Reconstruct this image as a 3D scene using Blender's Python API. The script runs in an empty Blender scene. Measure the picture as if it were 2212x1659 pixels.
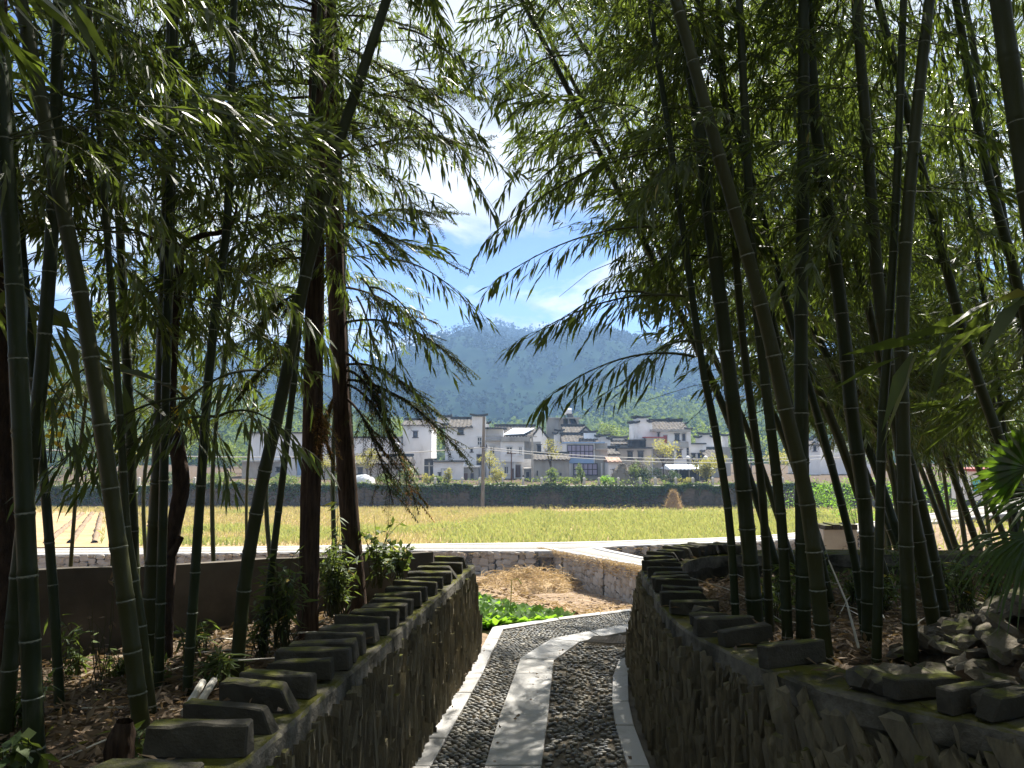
import bpy, bmesh, math, random
import numpy as np
from mathutils import Vector, Matrix
rng = np.random.default_rng(7)
random.seed(7)
R = math.radians
scene = bpy.context.scene
COL = scene.collection

# ---------------------------------------------------------------- camera
FPX, CX, CY, EYE = 1664.0, 1106.0, 829.5, 1.7          # focal length and centre in units of a 2212 px wide picture
PITCH = math.atan((965 - CY) / FPX)
cam_d = bpy.data.cameras.new('camera'); cam = bpy.data.objects.new('camera', cam_d); COL.objects.link(cam)
cam.location = (0, 0, EYE); cam.rotation_euler = (R(90) + PITCH, 0, 0)
cam_d.sensor_fit = 'HORIZONTAL'; cam_d.sensor_width = 36; cam_d.lens = FPX / 2212 * 36
cam_d.clip_start = 0.05; cam_d.clip_end = 6000
scene.camera = cam

# ---------------------------------------------------------------- light
SUN_EL, SUN_AZ = 50.0, 26.0                             # azimuth from +Y (ahead) towards +X (right)
SKY_STRENGTH, SUN_STRENGTH, EXPOSURE = 0.05, 5.0, 1.75
world = bpy.data.worlds.new('World'); scene.world = world; world.use_nodes = True
wt = world.node_tree; wn = wt.nodes; wl = wt.links; wn.clear()
def wnode(t, **k):
    n = wn.new(t)
    for a, b in k.items(): setattr(n, a, b)
    return n
w_out = wnode('ShaderNodeOutputWorld'); w_bg = wnode('ShaderNodeBackground')
sky = wnode('ShaderNodeTexSky', sky_type='NISHITA', sun_disc=False)
sky.sun_elevation = R(SUN_EL); sky.sun_rotation = R(SUN_AZ)
sky.altitude = 1200; sky.air_density = 0.85; sky.dust_density = 0.05; sky.ozone_density = 3.0
tc = wnode('ShaderNodeTexCoord'); sep = wnode('ShaderNodeSeparateXYZ'); wl.new(tc.outputs['Generated'], sep.inputs[0])
zmax = wnode('ShaderNodeMath', operation='MAXIMUM'); zmax.inputs[1].default_value = 0.02; wl.new(sep.outputs['Z'], zmax.inputs[0])
zadd = wnode('ShaderNodeMath', operation='ADD'); zadd.inputs[1].default_value = 0.22; wl.new(zmax.outputs[0], zadd.inputs[0])
dx = wnode('ShaderNodeMath', operation='DIVIDE'); wl.new(sep.outputs['X'], dx.inputs[0]); wl.new(zadd.outputs[0], dx.inputs[1])
dy = wnode('ShaderNodeMath', operation='DIVIDE'); wl.new(sep.outputs['Y'], dy.inputs[0]); wl.new(zadd.outputs[0], dy.inputs[1])
comb = wnode('ShaderNodeCombineXYZ'); wl.new(dx.outputs[0], comb.inputs[0]); wl.new(dy.outputs[0], comb.inputs[1]); comb.inputs[2].default_value = 9.1
n1 = wnode('ShaderNodeTexNoise'); n1.inputs['Scale'].default_value = 1.7; n1.inputs['Detail'].default_value = 9; n1.inputs['Roughness'].default_value = 0.56; n1.inputs['Distortion'].default_value = 0.25
wl.new(comb.outputs[0], n1.inputs['Vector'])
r1 = wnode('ShaderNodeValToRGB'); r1.color_ramp.elements[0].position = 0.44; r1.color_ramp.elements[1].position = 0.52
r1.color_ramp.elements[0].color = (0, 0, 0, 1); r1.color_ramp.elements[1].color = (1, 1, 1, 1); wl.new(n1.outputs['Fac'], r1.inputs['Fac'])
n2 = wnode('ShaderNodeTexNoise'); n2.inputs['Scale'].default_value = 3.4; n2.inputs['Detail'].default_value = 7
wl.new(comb.outputs[0], n2.inputs['Vector'])
r2 = wnode('ShaderNodeValToRGB'); r2.color_ramp.elements[0].position = 0.38; r2.color_ramp.elements[1].position = 0.62
r2.color_ramp.elements[0].color = (3.5, 3.65, 4.0, 1); r2.color_ramp.elements[1].color = (6.3, 6.25, 6.15, 1); wl.new(n2.outputs['Fac'], r2.inputs['Fac'])
wmix = wnode('ShaderNodeMix', data_type='RGBA'); wl.new(r1.outputs['Color'], wmix.inputs['Factor'])
wmul = wnode('ShaderNodeMix', data_type='RGBA', blend_type='MULTIPLY'); wmul.inputs['Factor'].default_value = 1.0; wmul.inputs['B'].default_value = (0.62, 0.66, 0.80, 1); wl.new(sky.outputs[0], wmul.inputs['A'])
wl.new(wmul.outputs['Result'], wmix.inputs['A']); wl.new(r2.outputs['Color'], wmix.inputs['B'])
wl.new(wmix.outputs['Result'], w_bg.inputs['Color']); w_bg.inputs['Strength'].default_value = SKY_STRENGTH
wl.new(w_bg.outputs[0], w_out.inputs['Surface'])

sun_dir = Vector((math.sin(R(SUN_AZ)) * math.cos(R(SUN_EL)), math.cos(R(SUN_AZ)) * math.cos(R(SUN_EL)), math.sin(R(SUN_EL))))
sd = bpy.data.lights.new('sun', 'SUN'); sd.energy = SUN_STRENGTH; sd.angle = R(0.53); sd.color = (1.0, 0.95, 0.86)
so = bpy.data.objects.new('sun', sd); COL.objects.link(so); so.rotation_euler = sun_dir.to_track_quat('Z', 'Y').to_euler(); so.location = (20, 60, 80)
vs = scene.view_settings; vs.view_transform = 'Standard'; vs.look = 'None'; vs.exposure = EXPOSURE; vs.gamma = 1; vs.use_curve_mapping = False
cy = scene.cycles; cy.max_bounces = 7; cy.diffuse_bounces = 4; cy.glossy_bounces = 2; cy.transmission_bounces = 5; cy.transparent_max_bounces = 8
cy.volume_bounces = 1; cy.use_denoising = True; cy.sample_clamp_indirect = 6.0
cy.volume_step_rate = 1.0

# ---------------------------------------------------------------- picture-to-place helpers
SP, CP = math.sin(PITCH), math.cos(PITCH)
def ray(px, py):
    u = (px - CX) / FPX; v = (CY - py) / FPX
    return np.array([u, CP - v * SP, SP + v * CP])
def P(px, py, D):
    d = ray(px, py); return d * (D / d[1]) + np.array([0, 0, EYE])
def G(px, py, h0, slope=0.0):                          # where the sight line meets the plane z = h0 + slope*y
    d = ray(px, py); t = (h0 - EYE) / (d[2] - slope * d[1]); return d * t + np.array([0, 0, EYE])
def proj(V):
    V = np.asarray(V, float); x = V[:, 0]; y = V[:, 1]; z = V[:, 2] - EYE
    f = y * CP + z * SP; u = -y * SP + z * CP; f = np.where(f < 0.05, 0.05, f)
    return CX + FPX * x / f, CY - FPX * u / f, f
def sstep(a, b, x):
    t = np.clip((np.asarray(x, float) - a) / (b - a), 0, 1); return t * t * (3 - 2 * t)
def interp(x, pts):
    return np.interp(x, [p[0] for p in pts], [p[1] for p in pts])

# lattice value noise (numpy)
_perm = np.random.default_rng(3).random((64, 64, 64))
def vnoise(x, y, z=0.0):
    x, y, z = np.broadcast_arrays(np.asarray(x, float), np.asarray(y, float), np.asarray(z, float))
    xi = np.floor(x).astype(int); yi = np.floor(y).astype(int); zi = np.floor(z).astype(int)
    fx, fy, fz = x - xi, y - yi, z - zi
    fx = fx * fx * (3 - 2 * fx); fy = fy * fy * (3 - 2 * fy); fz = fz * fz * (3 - 2 * fz)
    def g(a, b, c): return _perm[(xi + a) & 63, (yi + b) & 63, (zi + c) & 63]
    c00 = g(0,0,0)*(1-fx)+g(1,0,0)*fx; c10 = g(0,1,0)*(1-fx)+g(1,1,0)*fx
    c01 = g(0,0,1)*(1-fx)+g(1,0,1)*fx; c11 = g(0,1,1)*(1-fx)+g(1,1,1)*fx
    return (c00*(1-fy)+c10*fy)*(1-fz)+(c01*(1-fy)+c11*fy)*fz
def fbm(x, y, z=0.0, o=4):
    s = 0; a = 0.5; f = 1.0
    for i in range(o):
        s = s + a * vnoise(x * f + i * 7.3, y * f + i * 3.1, z * f + i * 1.7); a *= 0.5; f *= 2.05
    return s

# ---------------------------------------------------------------- materials
MATS = {}
def mat(name, c1, c2=None, scale=4.0, rough=0.8, bump=0.0, bscale=None, rnd=None, ramp=(0.35, 0.65), c3=None, spec=0.3,
        moss=None, mossk=0.5, trans=None, transf=0.4, detail=6, stretch=None, tintc=None, coat=0, blotch=None):
    """procedural principled material. rnd: None | 'obj' | 'attr' - per-piece mixing towards c3"""
    m = bpy.data.materials.new(name); m.use_nodes = True; MATS[name] = m
    if rough >= .85: spec = min(spec, .08)
    t = m.node_tree; N = t.nodes; L = t.links; b = N['Principled BSDF']; out = N['Material Output']
    b.inputs['Roughness'].default_value = rough; b.inputs['Specular IOR Level'].default_value = spec
    geo = N.new('ShaderNodeNewGeometry'); vec = geo.outputs['Position']
    if stretch:
        mp = N.new('ShaderNodeMapping'); mp.inputs['Scale'].default_value = stretch; L.new(vec, mp.inputs[0]); vec = mp.outputs[0]
    def noise(s, d=detail, w=None):
        n = N.new('ShaderNodeTexNoise'); n.inputs['Scale'].default_value = s; n.inputs['Detail'].default_value = d; n.inputs['Roughness'].default_value = 0.6
        L.new(vec, n.inputs['Vector']); return n.outputs['Fac']
    def mix(f, a, c):
        x = N.new('ShaderNodeMix'); x.data_type = 'RGBA'
        if isinstance(f, float): x.inputs['Factor'].default_value = f
        else: L.new(f, x.inputs['Factor'])
        for s, v in (('A', a), ('B', c)):
            if isinstance(v, tuple): x.inputs[s].default_value = (*v, 1) if len(v) == 3 else v
            else: L.new(v, x.inputs[s])
        return x.outputs['Result']
    def rampf(f, a, c):
        r = N.new('ShaderNodeMapRange'); r.inputs['From Min'].default_value = a; r.inputs['From Max'].default_value = c; L.new(f, r.inputs['Value']); return r.outputs['Result']
    col = c1
    if c2 is not None: col = mix(rampf(noise(scale), *ramp), c1, c2)
    if rnd == 'obj':
        oi = N.new('ShaderNodeObjectInfo'); col = mix(oi.outputs['Random'], col, c3)
    elif rnd == 'attr':
        at = N.new('ShaderNodeAttribute'); at.attribute_name = 'tint'; col = mix(at.outputs['Fac'], col, c3)
        if tintc is not None: col = mix(rampf(at.outputs['Fac'], 0.93, 0.96), col, tintc)
    if blotch is not None:
        bc, bs, b0, b1 = blotch; col = mix(rampf(noise(bs, 5), b0, b1), col, bc)
    if moss is not None:
        sx = N.new('ShaderNodeSeparateXYZ'); L.new(geo.outputs['Normal'], sx.inputs[0])
        ma = N.new('ShaderNodeMath'); ma.operation = 'MULTIPLY_ADD'; L.new(sx.outputs['Z'], ma.inputs[0]); ma.inputs[1].default_value = 0.35
        nn = noise(7.0, 5); L.new(nn, ma.inputs[2])
        col = mix(rampf(ma.outputs[0], 1.05 - mossk, 1.25 - mossk), col, moss)
    if isinstance(col, tuple): b.inputs['Base Color'].default_value = (*col, 1)
    else: L.new(col, b.inputs['Base Color'])
    if bump:
        bp = N.new('ShaderNodeBump'); bp.inputs['Strength'].default_value = bump; bp.inputs['Distance'].default_value = 0.02
        L.new(noise(bscale or scale * 4), bp.inputs['Height']); L.new(bp.outputs[0], b.inputs['Normal'])
    if trans is not None:
        tr = N.new('ShaderNodeBsdfTranslucent')
        if rnd == 'attr':
            L.new(mix(at.outputs['Fac'], trans, tuple(min(1, 1.35 * q) for q in trans) if tintc is None else tuple(min(1, q * 1.25) for q in trans)), tr.inputs['Color'])
        else: tr.inputs['Color'].default_value = (*trans, 1)
        ms = N.new('ShaderNodeMixShader'); ms.inputs[0].default_value = transf
        L.new(b.outputs[0], ms.inputs[1]); L.new(tr.outputs[0], ms.inputs[2]); L.new(ms.outputs[0], out.inputs['Surface'])
    return m

mat('bamboo_leaf', (0.029, 0.045, 0.015), None, rnd='attr', c3=(0.052, 0.070, 0.024), tintc=(0.28, 0.21, 0.06), rough=0.42, trans=(0.18, 0.25, 0.03), transf=0.33, spec=0.4)
mat('bamboo_twig', (0.05, 0.055, 0.02), rough=0.7)
mat('culm', (0.015, 0.024, 0.009), (0.027, 0.038, 0.013), scale=5, rough=0.45, stretch=(3, 3, 0.5), rnd='obj', c3=(0.042, 0.044, 0.014), spec=0.22, blotch=((0.055, 0.06, 0.04), 9, 0.58, 0.75))
mat('node_ring', (0.24, 0.25, 0.20), (0.10, 0.11, 0.08), scale=30, rough=0.8)
mat('bark', (0.032, 0.022, 0.016), (0.095, 0.064, 0.046), scale=9, stretch=(6, 6, 0.7), rough=0.95, bump=0.8, bscale=14)
mat('dead_bark', (0.03, 0.022, 0.018), (0.075, 0.05, 0.036), scale=10, stretch=(3, 3, 1), rough=0.95, bump=0.8, bscale=24)
mat('fir_needle', (0.030, 0.055, 0.022), None, rnd='attr', c3=(0.06, 0.075, 0.022), tintc=(0.30, 0.13, 0.035), rough=0.8, spec=0.15, trans=(0.12, 0.15, 0.03), transf=0.3)
mat('slate', (0.060, 0.054, 0.040), (0.25, 0.215, 0.14), scale=16, stretch=(1, 1, 0.25), rough=0.9, bump=0.6, bscale=60, rnd='obj', c3=(0.17, 0.155, 0.115), moss=(0.085, 0.090, 0.020), mossk=0.34)
mat('slate_joined', (0.060, 0.054, 0.040), (0.25, 0.215, 0.14), scale=16, stretch=(1, 1, 0.25), rough=0.9, bump=0.6, bscale=60, rnd='attr', c3=(0.19, 0.17, 0.12), moss=(0.085, 0.090, 0.020), mossk=0.34)
mat('mortar', (0.09, 0.083, 0.068), (0.20, 0.185, 0.155), scale=7, rough=0.95, bump=0.6, bscale=45, moss=(0.085, 0.085, 0.018), mossk=0.34, blotch=((0.045, 0.043, 0.033), 3, 0.46, 0.6))
mat('wall_core', (0.050, 0.045, 0.034), (0.10, 0.09, 0.065), scale=9, rough=1.0, bump=0.8, bscale=40)
mat('coping', (0.045, 0.042, 0.034), (0.105, 0.097, 0.08), scale=9, rough=0.95, bump=0.4, bscale=70, rnd='obj', c3=(0.05, 0.047, 0.038), moss=(0.10, 0.105, 0.02), mossk=0.27)
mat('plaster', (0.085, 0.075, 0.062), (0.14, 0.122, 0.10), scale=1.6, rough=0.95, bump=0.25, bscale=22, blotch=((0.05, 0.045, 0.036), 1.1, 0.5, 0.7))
mat('pebble', (0.105, 0.115, 0.125), (0.20, 0.205, 0.205), scale=35, rough=0.55, rnd='obj', c3=(0.30, 0.275, 0.225), bump=0.15, bscale=120)
mat('pebble_joined', (0.105, 0.115, 0.125), (0.20, 0.205, 0.205), scale=35, rough=0.55, rnd='attr', c3=(0.30, 0.275, 0.225), bump=0.15, bscale=120)
mat('path_bed', (0.085, 0.075, 0.06), (0.20, 0.175, 0.135), scale=5, rough=1.0, bump=0.7, bscale=90)
mat('granite', (0.36, 0.355, 0.345), (0.47, 0.465, 0.455), scale=60, rough=0.85, bump=0.15, bscale=300, rnd='obj', c3=(0.46, 0.445, 0.42), blotch=((0.33, 0.315, 0.29), 4, 0.55, 0.75))
mat('grate', (0.10, 0.10, 0.10), (0.16, 0.14, 0.12), scale=20, rough=0.6)
mat('soil', (0.16, 0.115, 0.076), (0.30, 0.22, 0.15), scale=2.5, rough=1.0, bump=1.0, bscale=30)
mat('bank_soil', (0.055, 0.042, 0.028), (0.12, 0.085, 0.055), scale=4, rough=1.0, bump=0.9, bscale=30)
mat('litter', (0.09, 0.06, 0.035), None, rnd='attr', c3=(0.24, 0.18, 0.12), tintc=(0.32, 0.33, 0.05), rough=0.75, trans=(0.24, 0.16, 0.07), transf=0.25)
mat('straw', (0.30, 0.20, 0.105), None, rnd='attr', c3=(0.50, 0.38, 0.22), rough=0.85, trans=(0.4, 0.28, 0.1), transf=0.2)
mat('field_soil', (0.30, 0.21, 0.11), (0.42, 0.31, 0.17), scale=0.8, rough=1.0)
mat('field_blade', (0.56, 0.42, 0.24), None, rnd='attr', c3=(0.19, 0.29, 0.065), rough=0.7, trans=(0.40, 0.40, 0.10), transf=0.3)
mat('weed_leaf', (0.045, 0.10, 0.018), None, rnd='attr', c3=(0.11, 0.18, 0.03), rough=0.5, trans=(0.26, 0.48, 0.03), transf=0.42)
mat('shrub_leaf', (0.035, 0.065, 0.018), None, rnd='attr', c3=(0.09, 0.12, 0.03), tintc=(0.5, 0.36, 0.05), rough=0.6, trans=(0.18, 0.24, 0.035), transf=0.33)
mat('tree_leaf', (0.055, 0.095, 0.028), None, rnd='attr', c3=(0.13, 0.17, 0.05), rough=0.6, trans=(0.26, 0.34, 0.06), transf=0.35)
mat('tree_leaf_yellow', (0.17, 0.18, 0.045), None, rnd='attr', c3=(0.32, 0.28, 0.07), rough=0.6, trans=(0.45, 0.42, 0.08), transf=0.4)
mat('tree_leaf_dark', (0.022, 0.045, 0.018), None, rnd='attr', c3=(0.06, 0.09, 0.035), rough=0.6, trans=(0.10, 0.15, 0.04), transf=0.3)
mat('forest', (0.030, 0.055, 0.020), None, rnd='attr', c3=(0.085, 0.12, 0.035), rough=0.9, trans=(0.16, 0.22, 0.04), transf=0.25)
mat('forest_far_shaded', (0.011, 0.021, 0.012), None, rnd='attr', c3=(0.028, 0.043, 0.02), rough=1.0, spec=0.0)  # very dark colour carries the self-shadowing of the distant trees
mat('grey_straw', (0.16, 0.14, 0.11), None, rnd='attr', c3=(0.26, 0.23, 0.19), rough=0.95)
mat('hill', (0.010, 0.020, 0.010), (0.018, 0.032, 0.014), scale=0.035, rough=1.0, spec=0.0)  # base darkened to stand in for shade inside the forest
mat('ivy', (0.030, 0.055, 0.018), None, rnd='attr', c3=(0.10, 0.15, 0.05), rough=0.6, trans=(0.10, 0.15, 0.03), transf=0.3)
mat('fieldstone', (0.14, 0.115, 0.085), (0.27, 0.225, 0.17), scale=6, rough=0.95, bump=0.5, bscale=30, rnd='obj', c3=(0.34, 0.32, 0.29))
mat('fieldstone_dark', (0.055, 0.048, 0.038), (0.12, 0.105, 0.085), scale=3, rough=0.95, rnd='obj', c3=(0.10, 0.085, 0.065))
mat('fieldstone_dark_joined', (0.055, 0.048, 0.038), (0.12, 0.105, 0.085), scale=3, rough=0.95, rnd='attr', c3=(0.11, 0.092, 0.07))
mat('rubble', (0.075, 0.065, 0.05), (0.16, 0.14, 0.106), scale=9, rough=0.9, bump=0.5, bscale=40, rnd='obj', c3=(0.19, 0.165, 0.13), moss=(0.07, 0.08, 0.02), mossk=0.3)
mat('whitewash', (0.86, 0.85, 0.84), (0.76, 0.745, 0.73), scale=0.9, stretch=(1, 1, 0.35), rough=0.9, blotch=((0.50, 0.48, 0.46), 0.9, 0.60, 0.80))
mat('greywash', (0.42, 0.41, 0.38), (0.30, 0.29, 0.265), scale=0.9, stretch=(1, 1, 0.35), rough=0.95, blotch=((0.20, 0.19, 0.17), 0.8, 0.55, 0.75))
mat('beigewash', (0.56, 0.49, 0.41), (0.44, 0.38, 0.31), scale=0.9, stretch=(1, 1, 0.4), rough=0.95, blotch=((0.33, 0.29, 0.24), 0.7, 0.56, 0.78))
mat('tile_roof', (0.075, 0.068, 0.062), (0.15, 0.135, 0.118), scale=1.6, rough=0.95, bump=0.8, bscale=3, blotch=((0.035, 0.033, 0.03), 4, 0.52, 0.62))
mat('black_cap', (0.045, 0.045, 0.047), (0.08, 0.08, 0.08), scale=3, rough=0.9)
mat('soot', (0.03, 0.028, 0.026), (0.12, 0.11, 0.10), scale=1.4, rough=1.0)  # soot stain, dark wall, and the shade of unlit openings
mat('glass', (0.03, 0.035, 0.045), None, rough=0.12, spec=0.6)
mat('curtain_glass', (0.22, 0.19, 0.30), (0.34, 0.30, 0.42), scale=2.5, stretch=(3, 1, 0.2), rough=0.2, spec=0.6)
mat('dark_frame', (0.05, 0.045, 0.055), rough=0.6)
mat('white_frame', (0.66, 0.66, 0.65), rough=0.6)
mat('wood_door', (0.10, 0.05, 0.035), (0.16, 0.09, 0.06), scale=3, rough=0.8)
mat('blue_paint', (0.25, 0.38, 0.60), (0.30, 0.43, 0.63), scale=1.0, rough=0.7)
mat('blue_sheet', (0.55, 0.66, 0.78), (0.70, 0.77, 0.85), scale=1.4, rough=0.5)
mat('rust_sheet', (0.30, 0.17, 0.11), (0.42, 0.30, 0.24), scale=2, rough=0.85)
mat('red_trim', (0.35, 0.07, 0.06), rough=0.7)
mat('concrete', (0.34, 0.32, 0.29), (0.46, 0.44, 0.40), scale=2, rough=0.9, bump=0.1, bscale=30)
mat('concrete_pole', (0.13, 0.113, 0.095), (0.21, 0.185, 0.16), scale=3, stretch=(2, 2, 0.3), rough=0.9)
mat('metal_tank', (0.7, 0.7, 0.72), rough=0.25, spec=0.8)
mat('wire', (0.45, 0.45, 0.45), rough=0.6)
mat('white_paint', (0.72, 0.72, 0.71), rough=0.5)
mat('pale_pipe', (0.55, 0.53, 0.47), (0.40, 0.37, 0.31), scale=8, rough=0.6)
mat('teal_paint', (0.10, 0.42, 0.44), rough=0.6)
mat('palm_leaf', (0.026, 0.050, 0.014), (0.042, 0.072, 0.02), scale=8, rough=0.4, trans=(0.18, 0.32, 0.02), transf=0.4, spec=0.5)
mat('palm_fibre', (0.06, 0.042, 0.028), (0.12, 0.09, 0.06), scale=20, stretch=(2, 2, 0.4), rough=1.0, bump=1.0, bscale=40)
mat('road_cobble', (0.22, 0.205, 0.18), (0.33, 0.31, 0.275), scale=9, rough=0.95, bump=0.5, bscale=9)

# ---------------------------------------------------------------- building helpers
def tag(o, label=None, cat=None, group=None, kind=None):
    if label: o['label'] = label
    if cat: o['category'] = cat
    if group: o['group'] = group
    if kind: o['kind'] = kind
    return o
def worg(o):
    p = np.zeros(3)
    while o is not None: p = p + np.array(o.location); o = o.parent
    return p
def empty(name, loc, label=None, cat=None, group=None, parent=None):
    o = bpy.data.objects.new(name, None); COL.objects.link(o); o.empty_display_size = 0.2
    if parent is not None: o.parent = parent; o.location = np.array(loc, float) - worg(parent)
    else: o.location = loc
    return tag(o, label, cat, group)
def mesh_data(name, V, F, mats, tint=None, smooth=False, midx=None):
    V = np.asarray(V, np.float32); me = bpy.data.meshes.new(name)
    if isinstance(F, np.ndarray):
        n, k = F.shape
        me.vertices.add(len(V)); me.vertices.foreach_set('co', V.ravel())
        me.loops.add(n * k); me.loops.foreach_set('vertex_index', F.astype(np.int32).ravel())
        me.polygons.add(n); me.polygons.foreach_set('loop_start', np.arange(0, n * k, k, dtype=np.int32))
        me.update(calc_edges=True)
    else:
        me.from_pydata(V.tolist(), [], F); me.update()
    for m in (mats if isinstance(mats, (list, tuple)) else [mats]): me.materials.append(MATS[m])
    if midx is not None: me.polygons.foreach_set('material_index', np.asarray(midx, np.int32))
    if smooth: me.polygons.foreach_set('use_smooth', np.ones(len(me.polygons), bool))
    if tint is not None:
        a = me.attributes.new('tint', 'FLOAT', 'POINT'); a.data.foreach_set('value', np.asarray(tint, np.float32))
    return me
def mk(name, V, F, mats, parent=None, tint=None, smooth=False, kind=None, label=None, cat=None, group=None, midx=None):
    V = np.asarray(V, float)
    if parent is not None: V = V - worg(parent)
    o = bpy.data.objects.new(name, mesh_data(name, V, F, mats, tint, smooth, midx)); COL.objects.link(o)
    if parent is not None: o.parent = parent
    return tag(o, label, cat, group, kind)
def piece(name, me, parent, loc, rot=(0, 0, 0), scl=(1, 1, 1), label=None):
    o = bpy.data.objects.new(name, me); COL.objects.link(o); o.parent = parent
    o.location = np.asarray(loc, float) - worg(parent); o.rotation_euler = rot; o.scale = scl
    return tag(o, label)
class MB:
    def __init__(s): s.V = []; s.F = []; s.n = 0
    def add(s, V, F):
        s.V.append(np.asarray(V, float)); s.F += [tuple(i + s.n for i in f) for f in F]; s.n += len(V); return s
    def box(s, a, b):
        x0, y0, z0 = a; x1, y1, z1 = b
        return s.add([(x0,y0,z0),(x1,y0,z0),(x1,y1,z0),(x0,y1,z0),(x0,y0,z1),(x1,y0,z1),(x1,y1,z1),(x0,y1,z1)],
                     [(0,3,2,1),(4,5,6,7),(0,1,5,4),(1,2,6,5),(2,3,7,6),(3,0,4,7)])
    def prism(s, poly, h):                              # poly: list of top points (counter-clockwise), extruded down by h
        n = len(poly); T = np.array(poly, float); B = T - np.array([0, 0, h])
        return s.add(np.vstack([T, B]), [tuple(range(n)), tuple(range(2 * n - 1, n - 1, -1))] + [(i, i + n, (i + 1) % n + n, (i + 1) % n) for i in range(n)])
    def tube(s, pts, rad, k=6, cap=True):
        V, F = tube_arrays(np.asarray(pts, float), rad, k); F = [tuple(f) for f in F]
        if cap: F += [tuple(range(k))[::-1], tuple(range(len(V) - k, len(V)))]
        return s.add(V, F)
    def build(s, name, mats, parent=None, **k):
        return mk(name, np.vstack(s.V), s.F, mats, parent, **k)
def tube_arrays(pts, rad, k=6):
    n = len(pts); rad = np.broadcast_to(np.asarray(rad, float), (n,))
    T = np.gradient(pts, axis=0); T /= np.linalg.norm(T, axis=1)[:, None] + 1e-9
    ref = np.where(np.abs(T[:, 2:3]) > 0.9, np.array([[0, 1.0, 0]]), np.array([[0, 0, 1.0]]))
    if np.abs(T[0, 2]) > 0.6: ref = np.tile([[0, 1.0, 0]], (n, 1))
    elif not np.any(np.abs(T[:, 2]) > 0.97): ref = np.tile([[0, 0, 1.0]], (n, 1))
    A = np.cross(T, ref); A /= np.linalg.norm(A, axis=1)[:, None] + 1e-9; B = np.cross(T, A)
    ang = np.arange(k) * 2 * math.pi / k
    V = pts[:, None] + rad[:, None, None] * (np.cos(ang)[None, :, None] * A[:, None] + np.sin(ang)[None, :, None] * B[:, None])
    F = []
    i = np.arange(n - 1)[:, None] * k; j = np.arange(k)[None]; j2 = (j + 1) % k
    F = np.stack([i + j, i + j2, i + k + j2, i + k + j], -1).reshape(-1, 4)
    return V.reshape(-1, 3), F
def catmull(pts, m=8):
    p = np.asarray(pts, float); p = np.vstack([2 * p[0] - p[1], p, 2 * p[-1] - p[-2]]); out = []
    for i in range(1, len(p) - 2):
        for t in np.arange(m) / m:
            out.append(0.5 * ((2 * p[i]) + (p[i+1] - p[i-1]) * t + (2*p[i-1] - 5*p[i] + 4*p[i+1] - p[i+2]) * t**2 + (3*p[i] - p[i-1] - 3*p[i+1] + p[i+2]) * t**3))
    out.append(p[-2]); return np.array(out)
def arclen(p):
    return np.concatenate([[0], np.cumsum(np.linalg.norm(np.diff(p, axis=0), axis=1))])
def resample(p, s):
    a = arclen(p); return np.stack([np.interp(s, a, p[:, i]) for i in range(p.shape[1])], 1)
def rotz(a): c, s = math.cos(a), math.sin(a); return np.array([[c, -s, 0], [s, c, 0], [0, 0, 1.0]])
def roty(a): c, s = math.cos(a), math.sin(a); return np.array([[c, 0, s], [0, 1.0, 0], [-s, 0, c]])
def rotx(a): c, s = math.cos(a), math.sin(a); return np.array([[1.0, 0, 0], [0, c, -s], [0, s, c]])
def grid_sheet(xs, ys, zf):
    X, Y = np.meshgrid(xs, ys); Z = zf(X, Y); V = np.stack([X, Y, Z], -1).reshape(-1, 3)
    nx, ny = len(xs), len(ys); i = np.arange(ny - 1)[:, None] * nx + np.arange(nx - 1)[None]; i = i.ravel()
    return V, np.stack([i, i + 1, i + nx + 1, i + nx], 1)
def join_pieces(protos, xf, parent, name, mats, kind='stuff', smooth=False, label=None):
    """protos: list of (V,F list); xf: list of (proto index, 3x3, offset, tint)"""
    Vs, Fs, Ts, n = [], [], [], 0
    for k, Mx, off, t in xf:
        V, F = protos[k]; Vs.append(V @ Mx.T + off); Fs += [tuple(i + n for i in f) for f in F]; Ts.append(np.full(len(V), t)); n += len(V)
    return mk(name, np.vstack(Vs), Fs, mats, parent, tint=np.concatenate(Ts), kind=kind, smooth=smooth, label=label)

def stone_protos(n, seed, bev=0.28, jit=0.09):
    r = random.Random(seed); out = []
    for _ in range(n):
        bm = bmesh.new(); bmesh.ops.create_cube(bm, size=1.0)
        for v in bm.verts: v.co += Vector((r.uniform(-.1, .1), r.uniform(-.1, .1), r.uniform(-.1, .1)))
        bmesh.ops.bevel(bm, geom=bm.edges[:], offset=bev * 0.5, segments=1, affect='EDGES', profile=0.6)
        for v in bm.verts: v.co += Vector((r.uniform(-jit, jit), r.uniform(-jit, jit), r.uniform(-jit, jit))) * 0.5
        bm.verts.index_update()
        out.append((np.array([v.co[:] for v in bm.verts]), [tuple(v.index for v in f.verts) for f in bm.faces])); bm.free()
    return out
def box_protos(n, seed, jit):                          # sharp split stone: a jittered box
    r = random.Random(seed); out = []
    for _ in range(n):
        V = np.array([(x, y, z) for z in (-.5, .5) for x, y in ((-.5, -.5), (.5, -.5), (.5, .5), (-.5, .5))]) + np.array([[r.uniform(-jit, jit) for _ in range(3)] for _ in range(8)])
        out.append((V, [(0, 3, 2, 1), (4, 5, 6, 7), (0, 1, 5, 4), (1, 2, 6, 5), (2, 3, 7, 6), (3, 0, 4, 7)]))
    return out
def pebble_protos(n, seed):
    r = random.Random(seed); out = []
    for _ in range(n):
        bm = bmesh.new(); bmesh.ops.create_uvsphere(bm, u_segments=7, v_segments=3, radius=0.5)
        for v in bm.verts: v.co *= r.uniform(0.9, 1.1)
        bm.verts.index_update()
        out.append((np.array([v.co[:] for v in bm.verts]), [tuple(v.index for v in f.verts) for f in bm.faces])); bm.free()
    return out
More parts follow.
